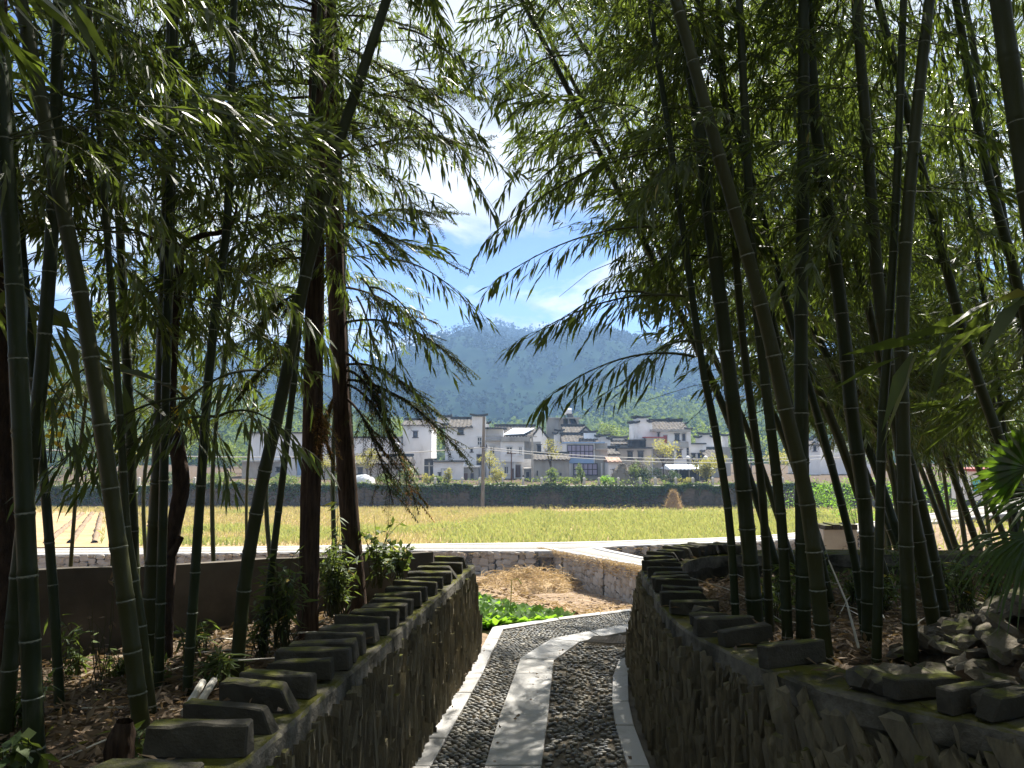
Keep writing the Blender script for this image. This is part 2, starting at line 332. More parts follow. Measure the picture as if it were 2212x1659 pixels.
def proto_meshes(name, protos, m, smooth=False):
    return [mesh_data(name, V, F, m, smooth=smooth) for V, F in protos]

# ---------------------------------------------------------------- terrain
SL = -0.023                                            # fall of the path
ZF, ZV = -3.9, -1.95                                   # level of the paddy field and of the village terrace
DW = 72.0                                              # distance of the long field wall
def zt(x, y):
    zc = interp(y, [(-20, .40), (0, -.05), (8.5, -.25), (10, -.45), (14, -1.35), (18, -2.15), (24, -3.2), (28, -3.95), (34, -4.6), (41, -4.85), (43.5, -4.85), (44.5, ZF - .1)])
    zr = interp(y, [(-20, .3), (8, .05), (9.5, .12), (12, .15), (20, -.45), (27, -1.0), (33, -1.6), (40, -3.0), (46, ZF - .06)])
    s = sstep(3.6 + np.maximum(y - 10, 0) * .30, 8 + np.maximum(y - 10, 0) * .42, x)
    bump = .55 * sstep(1.6, -.4, x) * sstep(10.5, 15, y) * sstep(30, 20, y)
    return (zc + bump) * (1 - s) + zr * s
def gz(x, y): return zt(x, y) + (fbm(x * 1.3, y * 1.3) - .47) * .10 * sstep(8.5, 11, y) + (fbm(x * 5, y * 5, 3) - .47) * .10 * sstep(8.6, 10, y)
xs = np.unique(np.concatenate([np.linspace(-160, -14, 40), np.linspace(-14, 16, 130), np.linspace(16, 160, 30)]))
ys = np.unique(np.concatenate([np.linspace(-40, -2, 16), np.linspace(-2, 18, 90), np.linspace(18, 46, 60)]))
V, F = grid_sheet(xs, ys, gz); mk('ground', V, F, 'soil', smooth=True, kind='structure')
V, F = grid_sheet(np.linspace(-160, 160, 120), np.linspace(43.6, DW + 1.0, 50), lambda x, y: ZF + (fbm(x * .6, y * .6) - .47) * .12)
field = mk('paddy_field', V, F, 'field_soil', smooth=True, kind='structure')
V, F = grid_sheet(np.linspace(-900, 900, 60), np.concatenate([np.linspace(DW + .3, 200, 20), np.linspace(240, 500, 6)]), lambda x, y: ZV - .05 + 0 * x)
mk('village_ground', V, F, 'bank_soil', kind='structure')
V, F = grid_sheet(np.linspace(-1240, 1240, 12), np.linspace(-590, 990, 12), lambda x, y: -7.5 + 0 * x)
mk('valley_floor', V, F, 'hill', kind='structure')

# ---------------------------------------------------------------- the cobbled path
def c5(cx, cy): return ((1500 + cx / 1.796) / 1.8228, (2100 + cy / 1.796) / 1.8228)
def g5(cx, cy, h=0.0): return G(*c5(cx, cy), h, SL)
def ext(secs, k=0.9):
    a, b = secs[0], secs[1]
    return [tuple(np.asarray(p) + (np.asarray(p) - np.asarray(q)) * k for p, q in zip(a, b))] + secs
def secs_of(L): return ext([(g5(*a), g5(*b)) for a, b in L])
kerbL = secs_of([((190, 1659), (350, 1659)), ((421, 1300), (548, 1300)), ((614, 1000), (715, 1000)), ((700, 836), (788, 836)), ((790, 672), (865, 680))])
kerbF = [(g5(*a), g5(*b)) for a, b in [((790, 668), (865, 682)), ((1250, 602), (1262, 617)), ((1830, 530), (1832, 545)), ((2500, 448), (2502, 462))]]
slabC = secs_of([((735, 1659), (1135, 1659)), ((840, 1300), (1180, 1300)), ((948, 1000), (1210, 1000)), ((985, 890), (1222, 905)), ((1200, 755), (1400, 775)), ((1480, 700), (1560, 740)), ((1820, 636), (1820, 690)), ((2400, 520), (2400, 575))])
kerbR = secs_of([((1745, 1659), (1900, 1659)), ((1660, 1370), (1790, 1370)), ((1635, 1200), (1752, 1200)), ((1640, 1020), (1747, 1020)), ((1680, 910), (1765, 910)), ((1800, 845), (1850, 858)), ((2100, 800), (2110, 815))])
stripA = secs_of([((352, 1659), (733, 1659)), ((550, 1300), (838, 1300)), ((717, 1000), (946, 1000)), ((780, 870), (983, 890)), ((866, 690), (1198, 757)), ((1262, 620), (1478, 702)), ((1832, 548), (1818, 638)), ((2500, 466), (2390, 522))])
stripB = secs_of([((1137, 1659), (1743, 1659)), ((1182, 1300), (1646, 1300)), ((1212, 1000), (1638, 1000)), ((1224, 906), (1682, 908)), ((1402, 776), (1800, 848)), ((1562, 742), (1960, 820)), ((1822, 692), (2090, 800)), ((2390, 577), (2300, 760))])
path = empty('cobbled_path', (0.1, 3, 0)); tag(path, kind='structure')
# bed
def far_line(x):
    pts = [tuple(a[:2]) for a, b in kerbF]; return np.interp(x, [p[0] for p in pts], [p[1] for p in pts])
V, F = grid_sheet(np.linspace(-1.6, 3.2, 97), np.linspace(-1, 10, 180), lambda x, y: SL * y - .012 + (fbm(x * 9, y * 9) - .47) * .012)
kx = np.interp(V[:, 1], [0, kerbL[-1][0][1], 30], [-1.6, kerbL[-1][0][0], kerbL[-1][0][0]])
ok = (V[:, 1] < far_line(V[:, 0]) + .02) & ((V[:, 1] < 7.0) | (V[:, 0] > kerbL[-1][0][0] - .02))
F = F[ok[F].all(1)]; mk('bed', V, F, 'path_bed', path, smooth=True)
def slabs(name, secs, cuts, lift, m='granite'):
    for i in range(len(secs) - 1):
        (a, b), (c, d) = secs[i], secs[i + 1]; k = max(1, round(np.linalg.norm((a + b - c - d) / 2) / cuts))
        for j in range(k):
            g = .004 / max(.1, np.linalg.norm((a + b - c - d) / 2) / k)
            t0, t1 = (j + g) / k, (j + 1 - g) / k; dz = lift + random.uniform(-.003, .003)
            q = [a + (c - a) * t0, b + (d - b) * t0, b + (d - b) * t1, a + (c - a) * t1]
            q = [p + np.array([0, 0, dz]) for p in q]
            o = MB().prism(q, .06).build(name, m, path)
            bv = o.modifiers.new('bevel', 'BEVEL'); bv.width = .004; bv.segments = 1
slabs('kerb_stone', kerbL, .55, .014); slabs('kerb_stone', kerbF, .6, .013); slabs('kerb_stone', kerbR, .6, .013)
slabs('paving_slab', slabC, 1.0, .015)
# drain grate
gq = [g5(*c) for c in ((1500, 742), (1815, 738), (1815, 797), (1455, 778))]
gm = MB()
for t in np.linspace(0, 1, 9):
    a = gq[0] + (gq[3] - gq[0]) * t; b = gq[1] + (gq[2] - gq[1]) * t; gm.tube([a + [0, 0, .016], b + [0, 0, .016]], .007, 4)
for t in np.linspace(0, 1, 16):
    a = gq[0] + (gq[1] - gq[0]) * t; b = gq[3] + (gq[2] - gq[3]) * t; gm.tube([a + [0, 0, .014], b + [0, 0, .014]], .006, 4)
tag(gm.build('drain_grate', 'grate'), 'grey metal drain grate set flush in the cobbles beside the right wall', 'drain grate')
# pebbles
pp = pebble_protos(6, 5); pm = proto_meshes('pebble', pp, 'pebble', True); peb = []
gx0, gx1 = min(q[0] for q in gq), max(q[0] for q in gq); gy0, gy1 = min(q[1] for q in gq), max(q[1] for q in gq)
for st, dens in ((stripA, 1.0), (stripB, .62)):
    for i in range(len(st) - 1):
        (a, b), (c, d) = st[i], st[i + 1]; Ln = np.linalg.norm((a + b - c - d) / 2); W = (np.linalg.norm(a - b) + np.linalg.norm(c - d)) / 2
        nr, nc = max(1, int(Ln / .032)), max(1, int(W / .048))
        for r_ in range(nr):
            for q_ in range(nc):
                if random.random() > dens: continue
                t = (r_ + .5 + random.uniform(-.22, .22)) / nr; u = np.clip((q_ + .5 + (.5 if r_ % 2 else 0) * .9 - .2 + random.uniform(-.2, .2)) / nc, .04, .96)
                p = (a + (b - a) * u) * (1 - t) + (c + (d - c) * u) * t
                if p[1] < .4 or (gx0 - .03 < p[0] < gx1 and gy0 - .02 < p[1] < gy1 + .02): continue
                w = random.uniform(.032, .058); peb.append((p, w, random.uniform(.022, .034), random.uniform(.016, .03), random.gauss(0, .35) + math.atan2((b - a)[1], (b - a)[0])))
def seen(p): x, y, f = proj([p]); return 0 < x[0] < 2212 and 0 < y[0] < 1659 and f[0] > .3
peb.sort(key=lambda q: (not seen(q[0]), q[0][1]))
for p, w, l, h, a in peb[:300]:
    piece('pebble', random.choice(pm), path, p + np.array([0, 0, -.001]), (random.gauss(0, .12), random.gauss(0, .12), a), (w, l, h))
join_pieces(pp, [(random.randrange(6), rotz(a) @ np.diag([w, l, h]), p + np.array([0, 0, -.001]), min(1, random.random())) for p, w, l, h, a in peb[300:]], path, 'pebbles', 'pebble_joined', smooth=True)

# ---------------------------------------------------------------- the two stone walls along the path
def rough_block_protos(n, seed):
    r = random.Random(seed); out = []
    for k in range(n):
        bm = bmesh.new(); bmesh.ops.create_cube(bm, size=1.0)
        bmesh.ops.scale(bm, vec=(.32, .075, .10), verts=bm.verts)
        if k % 4 == 1:
            for v in bm.verts:
                if v.co.x > 0 and v.co.z > 0: v.co.x -= r.uniform(.04, .08)
        if k % 4 == 2:
            for v in bm.verts:
                if v.co.x < 0 and v.co.z > 0: v.co.x += r.uniform(.03, .07); 
        bmesh.ops.subdivide_edges(bm, edges=[e for e in bm.edges if e.calc_length() > .2], cuts=3)
        for v in bm.verts: v.co += Vector((r.uniform(-.006, .006), r.uniform(-.006, .006), r.uniform(-.005, .003)))
        bmesh.ops.bevel(bm, geom=[e for e in bm.edges if len(e.link_faces) == 2 and e.calc_face_angle(0) > .6], offset=.006, segments=1, affect='EDGES')
        bm.verts.index_update(); out.append((np.array([v.co[:] for v in bm.verts]), [tuple(v.index for v in f.verts) for f in bm.faces])); bm.free()
    return out
block_me = proto_meshes('coping_block', rough_block_protos(8, 11), 'coping')
slate_pr = box_protos(12, 21, .20); slate_me = proto_meshes('slate', slate_pr, 'slate')
def frames(line, side):
    T = np.gradient(line[:, :2], axis=0); T /= np.linalg.norm(T, axis=1)[:, None]
    N_ = np.stack([-T[:, 1], T[:, 0]], 1) * side; return T, N_
def stone_wall(name, line, side, label, thick, batter, slate_n, tall=None, tilt=None):
    """line: top edge of the face (n,3); side=+1 when the face looks to the left of travel"""
    w = empty(name, (line[len(line)//2][0], line[len(line)//2][1], SL * line[len(line)//2][1]), label, 'wall'); w['kind'] = 'thing'
    s = arclen(line); n = int(s[-1] / .06); ln = resample(line, np.linspace(0, s[-1], n)); T, N_ = frames(ln, side)
    nz = (fbm(np.arange(n) * .35, 1.0) - .47)
    def off(d, z): return np.concatenate([ln[:, :2] + N_ * np.reshape(d, (-1, 1)), np.reshape(z, (-1, 1)) * np.ones((n, 1))], 1)
    base = SL * ln[:, 1] - .06; top = ln[:, 2]; cb = top - .105 + nz * .05
    def strips(rows, nm, m):
        Vv = np.vstack(rows); k = len(rows); i = np.arange(n - 1); Fs = []
        for a in range(k - 1): Fs.append(np.stack([i + a * n, i + 1 + a * n, i + 1 + (a + 1) * n, i + (a + 1) * n], 1))
        Fs = [tuple(f) for f in np.vstack(Fs)]; Fs += [tuple(a * n for a in range(k)), tuple(a * n + n - 1 for a in range(k))[::-1]]
        return mk(nm, Vv, Fs, m, w, smooth=False)
    strips([off(batter, base), off(batter * .5 + nz * .04, (base + cb) / 2), off(0, cb), off(-thick + .02, cb), off(-thick + .02, base)], 'core', 'wall_core')
    jj = (rng.random(n) - .5) * .012
    strips([off(.004, cb - .02), off(.022 + jj, cb), off(.018 + jj, top - .012 + jj * .5), off(.006, top), off(-thick * .5, top + nz * .03), off(-thick, top - .01), off(-thick, cb - .02)], 'coping_bed', 'mortar')
    st = []
    for k in range(slate_n):
        a = random.uniform(0, s[-1]); i = min(n - 1, int(a / s[-1] * (n - 1)))
        H = cb[i] - base[i]; h = random.uniform(.09, .30) if tall is None else tall(a); wd = random.uniform(.008, .026); z = base[i] + random.uniform(.02, .98) * H
        h = min(h, 2 * (cb[i] - z) + .03, 2 * (z - base[i]) + .1)
        if h < .05: continue
        f = (z - base[i]) / H; d = batter * (1 - f) + random.uniform(-.014, .022)
        tl = random.gauss(0, .10)
        if tilt is not None:
            q = tilt(ln[i], f)
            if q is None: continue
            if q: tl += q[0]; wd *= q[1]; h = q[2] * random.uniform(.8, 1.15)
        st.append((np.array([*(ln[i, :2] + N_[i] * d), z]), math.atan2(T[i, 1], T[i, 0]), (wd, random.uniform(.035, .07), h), tl))
    st.sort(key=lambda q: (not seen(q[0]), q[0][1]))
    for p, a, sc, t in st[:300]: piece('slate', random.choice(slate_me), w, p, (random.gauss(0, .06), t, a), sc)
    join_pieces(slate_pr, [(random.randrange(12), rotz(a) @ roty(t) @ np.diag(sc), p, random.random() ** 1.5) for p, a, sc, t in st[300:]], w, 'slates', 'slate_joined')
    return w, ln, T, N_
TOP0 = .775
A_ = G(530, 1640, TOP0, SL); B_ = G(1020, 1222, TOP0, SL); d_ = (B_ - A_) / (B_[1] - A_[1])
lineL = np.array([A_ + d_ * (y - A_[1]) for y in np.linspace(.7, B_[1] + .05, 40)])
wallL, lnL, TL, NL = stone_wall('slate_stone_wall', lineL, -1, 'low slate stone wall with coping blocks along the left of the cobbled path', .36, .05, 2600)
def c4(cx, cy): return ((400 + cx / 1.4747) / 1.8228, (2100 + cy / 1.4747) / 1.8228)
def block(w, p, ang, k=None, sc=1.0):
    piece('coping_block', block_me[k if k is not None else random.randrange(8)], w, p, (random.gauss(0, .04), random.gauss(0, .035), ang + random.gauss(0, .06)), (sc * random.uniform(.88, 1.08), sc * random.uniform(.82, 1.2), sc * random.uniform(.8, 1.08)))
wx0, wb = A_[0] - d_[0] * A_[1], d_[0]
for cx in (150, 560, 870, 1030, 1175, 1265, 1365, 1445, 1497, 1555, 1620, 1688, 1735, 1785, 1825, 1868, 1912, 1955, 1990, 2030, 2068, 2102, 2138):
    u = (c4(cx, 0)[0] - CX) / FPX; D = 3.0
    for _ in range(6): D = wx0 / (u * (CP + (TOP0 - EYE) / D * SP) - wb)
    if not .8 < D < 7.4: continue
    p = np.array([wx0 + wb * D - .165, D, TOP0 + SL * D + .05]); block(wallL, p, math.atan(-wb) * .6)
def c6(cx, cy): return ((2400 + cx / 1.355) / 1.8228, (2100 + cy / 1.355) / 1.8228)
TOPR = .765
ptsR = [G(*c6(*q), TOPR, SL) for q in [(1940, 1000), (1270, 860), (900, 740), (560, 590), (400, 500), (300, 405), (245, 310), (205, 252), (183, 195), (200, 153), (270, 124), (380, 102), (480, 94), (630, 92)]]
e0 = ptsR[0] + (ptsR[0] - ptsR[1]) / np.linalg.norm(ptsR[0] - ptsR[1]) * 1.6
e1 = ptsR[-1] + np.array([1.4, .1, 0]); e2 = e1 + np.array([2.4, -.2, 0])
lineR = catmull([e0] + ptsR + [e1, e2], 6); lineR[:, 2] = TOPR + SL * lineR[:, 1]
def tiltR(p, f):
    if p[1] < 3.6 and p[0] > 1.15:
        if f > .60: return (.38, 2.6, .20) if random.random() < .5 else None
        return (.2, 1.9, .22) if random.random() < .6 else None
    return ()
wallR, lnR, TR, NR = stone_wall('slate_stone_wall', lineR, 1, 'curving slate stone wall with coping blocks at the right of the path', .34, .13, 4200, tilt=tiltR)
px_, py_, _ = proj(lnR)
for k_, (cx, cy) in enumerate([(2140, 990), (1945, 900), (1680, 800), (840, 680), (580, 590), (500, 530), (335, 420), (300, 380), (270, 350), (248, 320), (228, 297), (212, 272), (195, 240), (182, 210), (178, 190), (185, 170), (205, 150), (240, 135), (290, 120), (340, 110), (390, 102), (440, 97), (490, 94), (545, 92), (600, 92)]):
    q = c6(cx, cy); i = int(np.argmin((px_ - q[0]) ** 2 + (py_ - q[1]) ** 2)); c = lnR[i].copy(); c[:2] -= NR[i] * .15; c[2] += .05
    aa = (math.atan2(NR[i][1], NR[i][0]) + math.pi + math.pi / 2) % math.pi - math.pi / 2
    block(wallR, c, max(-.9, min(.35, aa)), sc=.98)
rock_pr = stone_protos(8, 33, .5, .22); 
rock_me = proto_meshes('rock', rock_pr, 'rubble'); lump_me = proto_meshes('coping_lump', rock_pr, 'coping')
for cx, cy, sx in ((415, 480, .26), (380, 450, .24), (1330, 790, .22), (1420, 770, .2), (2050, 800, .26)):     # worn lumps where blocks have broken away
    q = c6(cx, cy); i = int(np.argmin((px_ - q[0]) ** 2 + (py_ - q[1]) ** 2)); c = lnR[i].copy(); c[:2] -= NR[i] * .16; c[2] += .03
    piece('coping_lump', lump_me[random.randrange(8)], wallR, c, (.1, .1, random.random()), (sx, .12, .1))

# ---------------------------------------------------------------- banks behind the walls, plaster wall
xL = lambda y: wx0 + wb * y - .30
def zbL(x, y): return .56 + SL * y * .6 - .085 * np.maximum(0, xL(y) - x) - .03 * np.maximum(0, y - 3) + (fbm(x * 2, y * 2) - .47) * .14
V, F = grid_sheet(np.linspace(-7, 0.2, 90), np.linspace(-3, 7.4, 110), zbL)
plA, plB = np.array([-4.4, 4.35]), np.array([-.75, 7.45])
side = (V[:, 0] - plA[0]) * (plB[1] - plA[1]) - (V[:, 1] - plA[1]) * (plB[0] - plA[0])
ok = (V[:, 0] < xL(V[:, 1]) + .1) & (side > -.05); F = F[ok[F].all(1)]
mk('left_bank', V, F, 'bank_soil', smooth=True, kind='structure')
d2 = (plB - plA) / np.linalg.norm(plB - plA); nrm = np.array([-d2[1], d2[0]])
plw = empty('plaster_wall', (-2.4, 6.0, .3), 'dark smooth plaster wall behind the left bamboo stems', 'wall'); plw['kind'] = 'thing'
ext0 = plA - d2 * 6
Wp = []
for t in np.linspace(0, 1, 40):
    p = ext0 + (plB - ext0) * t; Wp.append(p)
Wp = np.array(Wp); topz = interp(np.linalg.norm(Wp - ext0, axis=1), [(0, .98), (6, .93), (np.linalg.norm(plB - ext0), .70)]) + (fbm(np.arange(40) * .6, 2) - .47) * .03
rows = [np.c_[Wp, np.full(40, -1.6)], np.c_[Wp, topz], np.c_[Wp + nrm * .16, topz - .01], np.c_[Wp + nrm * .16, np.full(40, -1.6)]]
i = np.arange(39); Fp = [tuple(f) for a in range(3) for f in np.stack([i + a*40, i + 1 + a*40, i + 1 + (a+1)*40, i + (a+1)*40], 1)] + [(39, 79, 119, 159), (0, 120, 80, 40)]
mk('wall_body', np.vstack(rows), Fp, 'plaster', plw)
def xR(y):
    q = lnR[lnR[:, 1].argsort()]; near = lnR[:int(len(lnR) * .62)]; near = near[near[:, 1].argsort()]
    return np.interp(y, near[:, 1], near[:, 0])
def zbR(x, y): return .57 + SL * y * .5 - .045 * np.maximum(0, y - 4.5) - .02 * (y > 20) + (fbm(x * 2 + 5, y * 2) - .47) * .12 + .03 * np.maximum(0, x - 2.5)
V, F = grid_sheet(np.linspace(.8, 12, 150), np.linspace(-3, 8.6, 130), zbR)
yb = np.interp(V[:, 0], lnR[-int(len(lnR) * .4):, 0], lnR[-int(len(lnR) * .4):, 1])
ok = (V[:, 0] > xR(V[:, 1]) + .12) & (V[:, 1] < yb - .1); F = F[ok[F].all(1)]
mk('right_bank', V, F, 'bank_soil', smooth=True, kind='structure')

# ---------------------------------------------------------------- road, lane and their retaining walls
farE = [G(-700, 1188, -3.85), G(90, 1185, -3.85), G(600, 1180, -3.82), G(884, 1175, -3.76), P(1207, 1171, 43.2), P(1400, 1166, 42), P(1576, 1160, 40), P(1720, 1150, 37), P(1900, 1124, 34), P(2212, 1084, 31), P(2700, 1040, 30)]
nearE = [G(-700, 1203, -3.85), G(90, 1198, -3.85), G(600, 1193, -3.82), G(884, 1189, -3.76), P(1207, 1190, 39.6), P(1326, 1180, 40), P(1576, 1171, 37.6), P(1720, 1164, 34.5), P(1900, 1142, 31.5), P(2212, 1106, 28.5), P(2700, 1066, 27)]
fe = catmull(farE, 6); ne = catmull(nearE, 6)
road = empty('village_road', (0, 40, -3.85)); tag(road, kind='structure')
def ribbon(a, b, h):
    n = len(a); T_ = np.vstack([a, b, a - [0, 0, h], b - [0, 0, h]]); i = np.arange(n - 1)
    return T_, np.vstack([np.stack([i, i + 1, i + n + 1, i + n], 1)[:, ::-1], np.stack([i + 2*n, i + 1 + 2*n, i + 1, i], 1)[:, ::-1], np.stack([i + n, i + n + 1, i + 3*n + 1, i + 3*n], 1)[:, ::-1]])
def lerp(a, b, t): return a + (b - a) * t
T_, F_ = ribbon(fe - [0, 0, .02], ne - [0, 0, .02], .3); mk('roadway', T_, F_, 'road_cobble', road)
for a, b in ((0, .15), (.85, 1)):
    T_, F_ = ribbon(lerp(fe, ne, a), lerp(fe, ne, b), .3); mk('kerb', T_, F_, 'granite', road)
laneL = catmull([P(1170, 1184, 41.0), P(1207, 1190, 39.4), P(1300, 1207, 33), P(1385, 1222, 28), P(1480, 1236, 24), P(1640, 1240, 20)], 6)
laneRt = catmull([P(1290, 1181, 41.0), P(1308, 1187, 39), P(1350, 1196, 34.8), P(1405, 1207, 30.5), P(1500, 1216, 26.5), P(1680, 1218, 22.5)], 6)
T_, F_ = ribbon(laneRt - [0, 0, .012], laneL - [0, 0, .012], .5); mk('lane', T_, F_, 'road_cobble', road)
for a, b in ((-.02, .16), (.84, 1.02)):
    T_, F_ = ribbon(lerp(laneRt, laneL, a) + [0, 0, .02], lerp(laneRt, laneL, b) + [0, 0, .02], .3); mk('kerb', T_, F_, 'granite', road)
fs_pr = stone_protos(8, 44, .4, .2); fs_me = proto_meshes('stone', fs_pr, 'fieldstone')
def faced_wall(name, label, top, size, nmax, hfun, seed, core='wall_core', me=None, joined=None):
    """field-stone retaining wall under the polyline top; its face looks to the right of travel (towards the viewer)"""
    r = random.Random(seed); s = arclen(top); n = max(4, int(s[-1] / .4)); ln = resample(top, np.linspace(0, s[-1], n)); T, N_ = frames(ln, -1)
    w = empty(name, ln[n // 2] - [0, 0, 1], label, 'wall'); w['kind'] = 'thing'
    bot = np.array([hfun(q) for q in ln]) - .15
    rows = [np.c_[ln[:, :2] + N_ * .04, bot], np.c_[ln[:, :2], ln[:, 2] - .06], np.c_[ln[:, :2] - N_ * .5, ln[:, 2] - .08], np.c_[ln[:, :2] - N_ * .5, bot]]
    i = np.arange(n - 1); Fw = [tuple(f) for a in range(3) for f in np.stack([i + a*n, i + 1 + a*n, i + 1 + (a+1)*n, i + (a+1)*n], 1)] + [(0, n, 2*n, 3*n), (4*n-1, 3*n-1, 2*n-1, n-1)]
    mk('core', np.vstack(rows), Fw, core, w)
    st = []; a = 0.0
    while a < s[-1]:
        wd = size * r.uniform(.7, 1.5); k = min(n - 1, int(a / s[-1] * (n - 1))); z = bot[k] + .05
        while z < ln[k, 2] - .08:
            h = size * r.uniform(.5, 1.05); h = min(h, ln[k, 2] - .03 - z)
            st.append((np.array([*(ln[k, :2] + N_[k] * .05 + T[k] * r.uniform(-.1, .1) * size), z + h / 2]), math.atan2(T[k, 1], T[k, 0]), (wd * r.uniform(.8, 1.1), .16, max(.06, h * .98)), r.gauss(0, .12))); z += h
        a += wd * .96
    st.sort(key=lambda q: (not seen(q[0]), -q[2][0] * q[2][2] / q[0][1]))
    for p, an, sc, t in st[:nmax]: piece('stone', r.choice(me or fs_me), w, p, (r.gauss(0, .06), t, an), sc)
    if len(st) > nmax and joined: join_pieces(fs_pr, [(r.randrange(8), rotz(an) @ roty(t) @ np.diag(sc), p, r.random()) for p, an, sc, t in st[nmax:]], w, 'stones', joined)
    return w
MATS['fieldstone_joined'] = MATS['fieldstone']
faced_wall('retaining_wall', 'rough field stone retaining wall under the bright lane right of the plot', laneL[3:], .42, 300, lambda q: min(float(zt(q[0], q[1])), q[2] - .35), 1, joined='fieldstone_joined')
kL = int(np.argmin(abs(ne[:, 0] - laneL[0, 0]))); 
leftTop = ne[(ne[:, 0] > -40) & (ne[:, 0] < laneL[2, 0] - .2)]
faced_wall('retaining_wall', 'long field stone wall below the far road behind the left bamboo', leftTop, .42, 300, lambda q: -4.95, 2, joined='fieldstone_joined')
rightTop = ne[(ne[:, 0] > laneRt[1, 0] + .3) & (ne[:, 0] < 16)]
faced_wall('retaining_wall', 'low stone wall below the road between lane and right bamboo', rightTop, .4, 200, lambda q: q[2] - 1.1, 3, joined='fieldstone_joined')

# the long wall at the back of the field
fsd_me = proto_meshes('stone', fs_pr, 'fieldstone_dark')
topW = np.array([[x, DW, ZV] for x in np.linspace(-62, 62, 200)])
fw = faced_wall('field_wall', 'long dark ivy hung stone wall at the far edge of the field', topW, .42, 300, lambda q: ZF, 4, me=fsd_me, joined='fieldstone_dark_joined')
MB().box((-62, DW - .06, ZV - .04), (62, DW + .42, ZV + .07)).build('coping_edge', 'concrete', fw)

# ---------------------------------------------------------------- leaf clouds
def leaf_quads(C, size, r, up=0.3, aspect=.45):
    """C (n,3) leaf centres -> folded diamond leaves of 4 triangles"""
    n = len(C); d = r.normal(size=(n, 3)); d[:, 2] = d[:, 2] * .6 - up; d /= np.linalg.norm(d, axis=1)[:, None]
    q = r.normal(size=(n, 3)); s = np.cross(d, q); s /= np.linalg.norm(s, axis=1)[:, None] + 1e-9; nn = np.cross(d, s)
    L = (size * r.uniform(.6, 1.3, n))[:, None]; w = L * aspect * .5
    b = C - d * L / 2; t = C + d * L / 2; l = C + s * w - d * L * .1; rr = C - s * w - d * L * .1; 
    V = np.stack([b, l, t - nn * L * .08, rr], 1).reshape(-1, 3); k = np.arange(n)[:, None] * 4
    F = np.hstack([k, k + 1, k + 2, k + 3])
    return V, F
def crown_points(n, c, rad, r, lumps=9):
    cs = r.normal(size=(lumps, 3)); cs /= np.linalg.norm(cs, axis=1)[:, None]; cs *= r.uniform(.25, .75, (lumps, 1)); lr = r.uniform(.28, .5, lumps)
    k = r.integers(0, lumps, n); p = r.normal(size=(n, 3)); p /= np.linalg.norm(p, axis=1)[:, None]; p *= (r.random((n, 1)) ** .4) * lr[k][:, None]
    return np.asarray(c) + (cs[k] + p) * np.asarray(rad)
def leafy_tree(name, label, px, D, pytop, wpx, z0, m, cat='tree', n=1300, trunk=.35, leaf=.24, group=None, seed=0, low=.42, lean=0.0, trunk_m='bark'):
    r = np.random.default_rng(seed + 1000); top = P(px, pytop, D); b = np.array([top[0], D, z0]); H = top[2] - z0; w = wpx * D / FPX / 2
    t = empty(name, b, label, cat, group)
    cz = z0 + H * (low + 1) / 2; rz = H * (1 - low) / 2 * 1.35
    C = crown_points(n, (b[0] + lean, D, cz), (w * 1.55, w * 1.5, rz), r)
    V, F = leaf_quads(C, leaf, r); tn = np.repeat(np.clip(r.normal(.45, .25, n), 0, .92), 4)
    mb = MB(); rt = max(.04, H * .018)
    mb.tube([b - [0, 0, .2], b + [lean * .2, 0, H * low * .6], b + [lean * .6, 0, H * (low + .2)], b + [lean, 0, H * .85]], [rt, rt * .8, rt * .6, rt * .2], 6)
    for q in range(6):
        a = r.uniform(0, 6.28); e = np.array([math.cos(a) * w * .7, math.sin(a) * w * .7, H * r.uniform(low + .1, .85)]); s_ = b + [lean * .5, 0, H * r.uniform(low * .7, low + .15)]
        mb.tube([s_, (s_ + b + e) / 2 + [0, 0, .05 * H], b + e], [rt * .5, rt * .35, rt * .12], 4)
    mb.build('trunk', trunk_m, t)
    mk('crown', V, F, m, t, tint=tn, kind='stuff')
    return t
def bush(name, label, px, D, pytop, wpx, z0, m, n=500, leaf=.2, seed=0, group=None, cat='bush'):
    r = np.random.default_rng(seed + 5000); top = P(px, pytop, D); H = max(.3, top[2] - z0) * 1.15; w = wpx * D / FPX / 2 * 1.4; n = int(n * 1.6)
    b = np.array([top[0], D, z0]); t = empty(name, b, label, cat, group)
    C = crown_points(n, (b[0], D, z0 + H * .5), (w, w * .8, H * .55), r); V, F = leaf_quads(C, leaf, r, up=0)
    mb = MB()
    for q in range(5):
        a = r.uniform(0, 6.28); mb.tube([b, b + [math.cos(a) * w * .3, math.sin(a) * w * .3, H * .5], b + [math.cos(a) * w * .6, math.sin(a) * w * .5, H * .85]], [.03, .02, .008], 4)
    mb.build('stem', 'bark', t); mk('foliage', V, F, m, t, tint=np.repeat(np.clip(r.normal(.45, .25, n), 0, .92), 4), kind='stuff')
    return t
# ivy over the field wall
r = np.random.default_rng(5); n = 26000; xi = r.uniform(-60, 60, n); dens = fbm(xi * .25, 3.0); hang = np.abs(r.normal(0, 1, n)) * (.22 + 2.6 * np.clip(dens - .36, 0, .4))
C = np.c_[xi, DW - .12 - r.uniform(0, .18, n), ZV + .14 - np.minimum(hang, 1.8)]; C[:, 2] += (fbm(xi * .9, 8.0) - .42) * .7
V, F = leaf_quads(C, .24, r, up=.6, aspect=.7); mk('ivy', V, F, 'ivy', fw, tint=np.repeat(np.clip(r.beta(1.2, 1.5, n), 0, .92), 4), kind='stuff')

